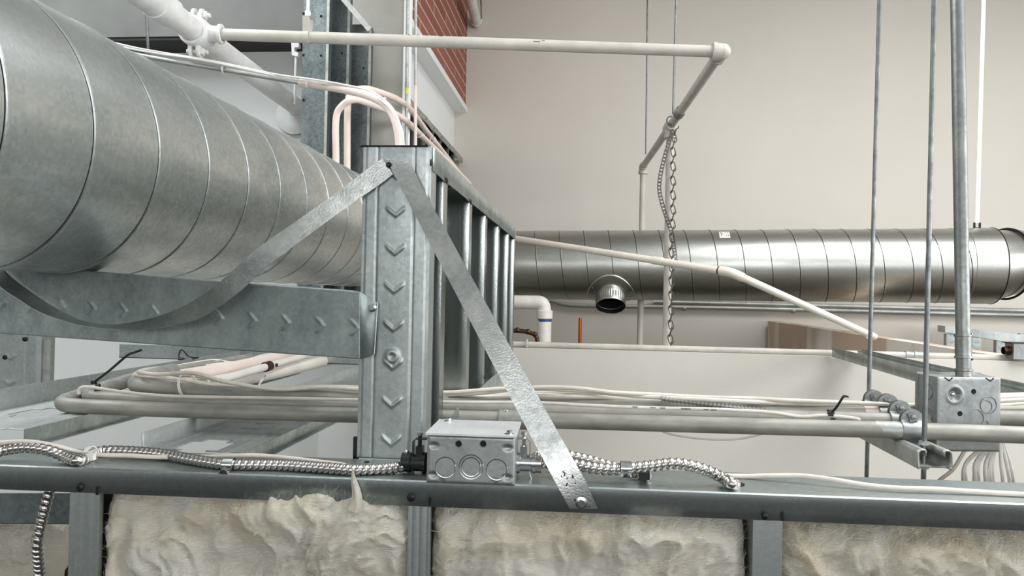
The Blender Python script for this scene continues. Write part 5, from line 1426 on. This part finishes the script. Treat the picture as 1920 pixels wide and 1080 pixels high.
armour([eR + WD * 0.002, T(1045, 868, 0.035), T(1075, 871, 0.03), T(1110, 877, 0.026), T(1145, 880, 0.024), T(1180, 878, 0.024), T(1220, 874, 0.024), T(1262, 869, 0.024), T(1300, 874, 0.024), T(1335, 886, 0.026), T(1358, 898, 0.028), T(1374, 908, 0.032), PZ(1384, 908, ZT - 0.02)], RB,
       'silver armoured cable looping from the box into the hole in the track')
armour([T(1020, 845, 0.055), T(1060, 852, 0.055), T(1100, 861, 0.053), T(1140, 872, 0.048), T(1168, 880, 0.046), T(1195, 888, 0.046), T(1215, 893, 0.05)], 0.0056,
       'second armoured cable half hidden behind the looping one, right of the box')
armour([PW(96, 900, 0.05), PW(91, 928, 0.04), PW(82, 960, 0.03), PW(75, 990, 0.024), PW(69, 1020, 0.022), PW(71, 1050, 0.03), PW(74, 1085, 0.04), PW(76, 1150, 0.05)], 0.0060,
       'dull armoured cable hanging down below the track at the far left')
def pclip(px, py, t, lab):
    c = T(px, py, t); g = root('cable_clip', c - Z * RB, lab, 'cable clip', 'zinc cable clips on the track')
    A_ = []; B_ = []
    for i in range(17):
        a = -0.6 + (PI + 1.2) * i / 16; q = c + WN * -math.cos(a) * (RB + 0.0016) + Z * math.sin(a) * (RB + 0.0016); A_.append(q - WD * 0.006); B_.append(q + WD * 0.006)
    f = A_[0]; A_ = [f - WN * 0.01 + Z * -0.002] + A_; B_ = [B_[0] - WN * 0.01 + Z * -0.002] + B_
    MB().strip(A_, B_, 0.0009).build('band', M['steel'], g, smooth=50)
    screw(c - WN * 0.016 - Z * 0.0055, Z, M['black'], g, 0.004)
pclip(430, 871, 0.03, 'zinc clip on the armoured cable left of the end stud'); pclip(1173, 878, 0.024, 'zinc clip on the looping armoured cable right of the slanting strap')

def tcable(l_, r, lab, m_='cable'):
    return tag(MB().tube(smooth_path([T(*a, r + 0.0006) for a in l_], 6), r, 12).build('cable', M[m_]), lab, 'cable')
tcable([(-60, 836, 0.02), (0, 830, 0.02), (55, 828, 0.02), (105, 836, 0.026), (150, 848, 0.035), (190, 853, 0.042), (240, 854, 0.045), (300, 857, 0.045), (400, 856, 0.05), (480, 854, 0.05), (550, 860, 0.045), (600, 866, 0.042), (640, 871, 0.045), (665, 878, 0.05)], 0.0028,
       'cream cable running on the track with the armoured cable left of the end stud')
tcable([(1360, 892, 0.075), (1400, 893, 0.07), (1440, 892, 0.062), (1500, 892, 0.055), (1560, 899, 0.045), (1620, 909, 0.036), (1680, 915, 0.03), (1750, 917, 0.03), (1830, 922, 0.03), (1990, 930, 0.03), (2700, 958, 0.03)], 0.0029,
       'flat cream cable lying on the track at the right')
g = ziptie(T(170, 853, 0.035), (1, 0, 0.1), 0.0105, 'white cable tie binding the cable at the far left of the track', 'whiteplastic', w_=0.0025)
MB().strip([T(165, 846, 0.02), T(180, 841, 0.018), T(190, 839, 0.018)], [T(170, 858, 0.02), T(178, 848, 0.018), T(190, 843, 0.018)], 0.0012).build('tail', M['whiteplastic'], g)
MB().box(T(170, 856, 0.02), WD * 0.005, WN * 0.003, Z * 0.004).build('head', M['whiteplastic'], g)
MB().box(PW(1208, 892, 0.03) , WD * 0.006, WN * 0.004, Z * 0.004).build('clamp_foot', M['black'], tr)
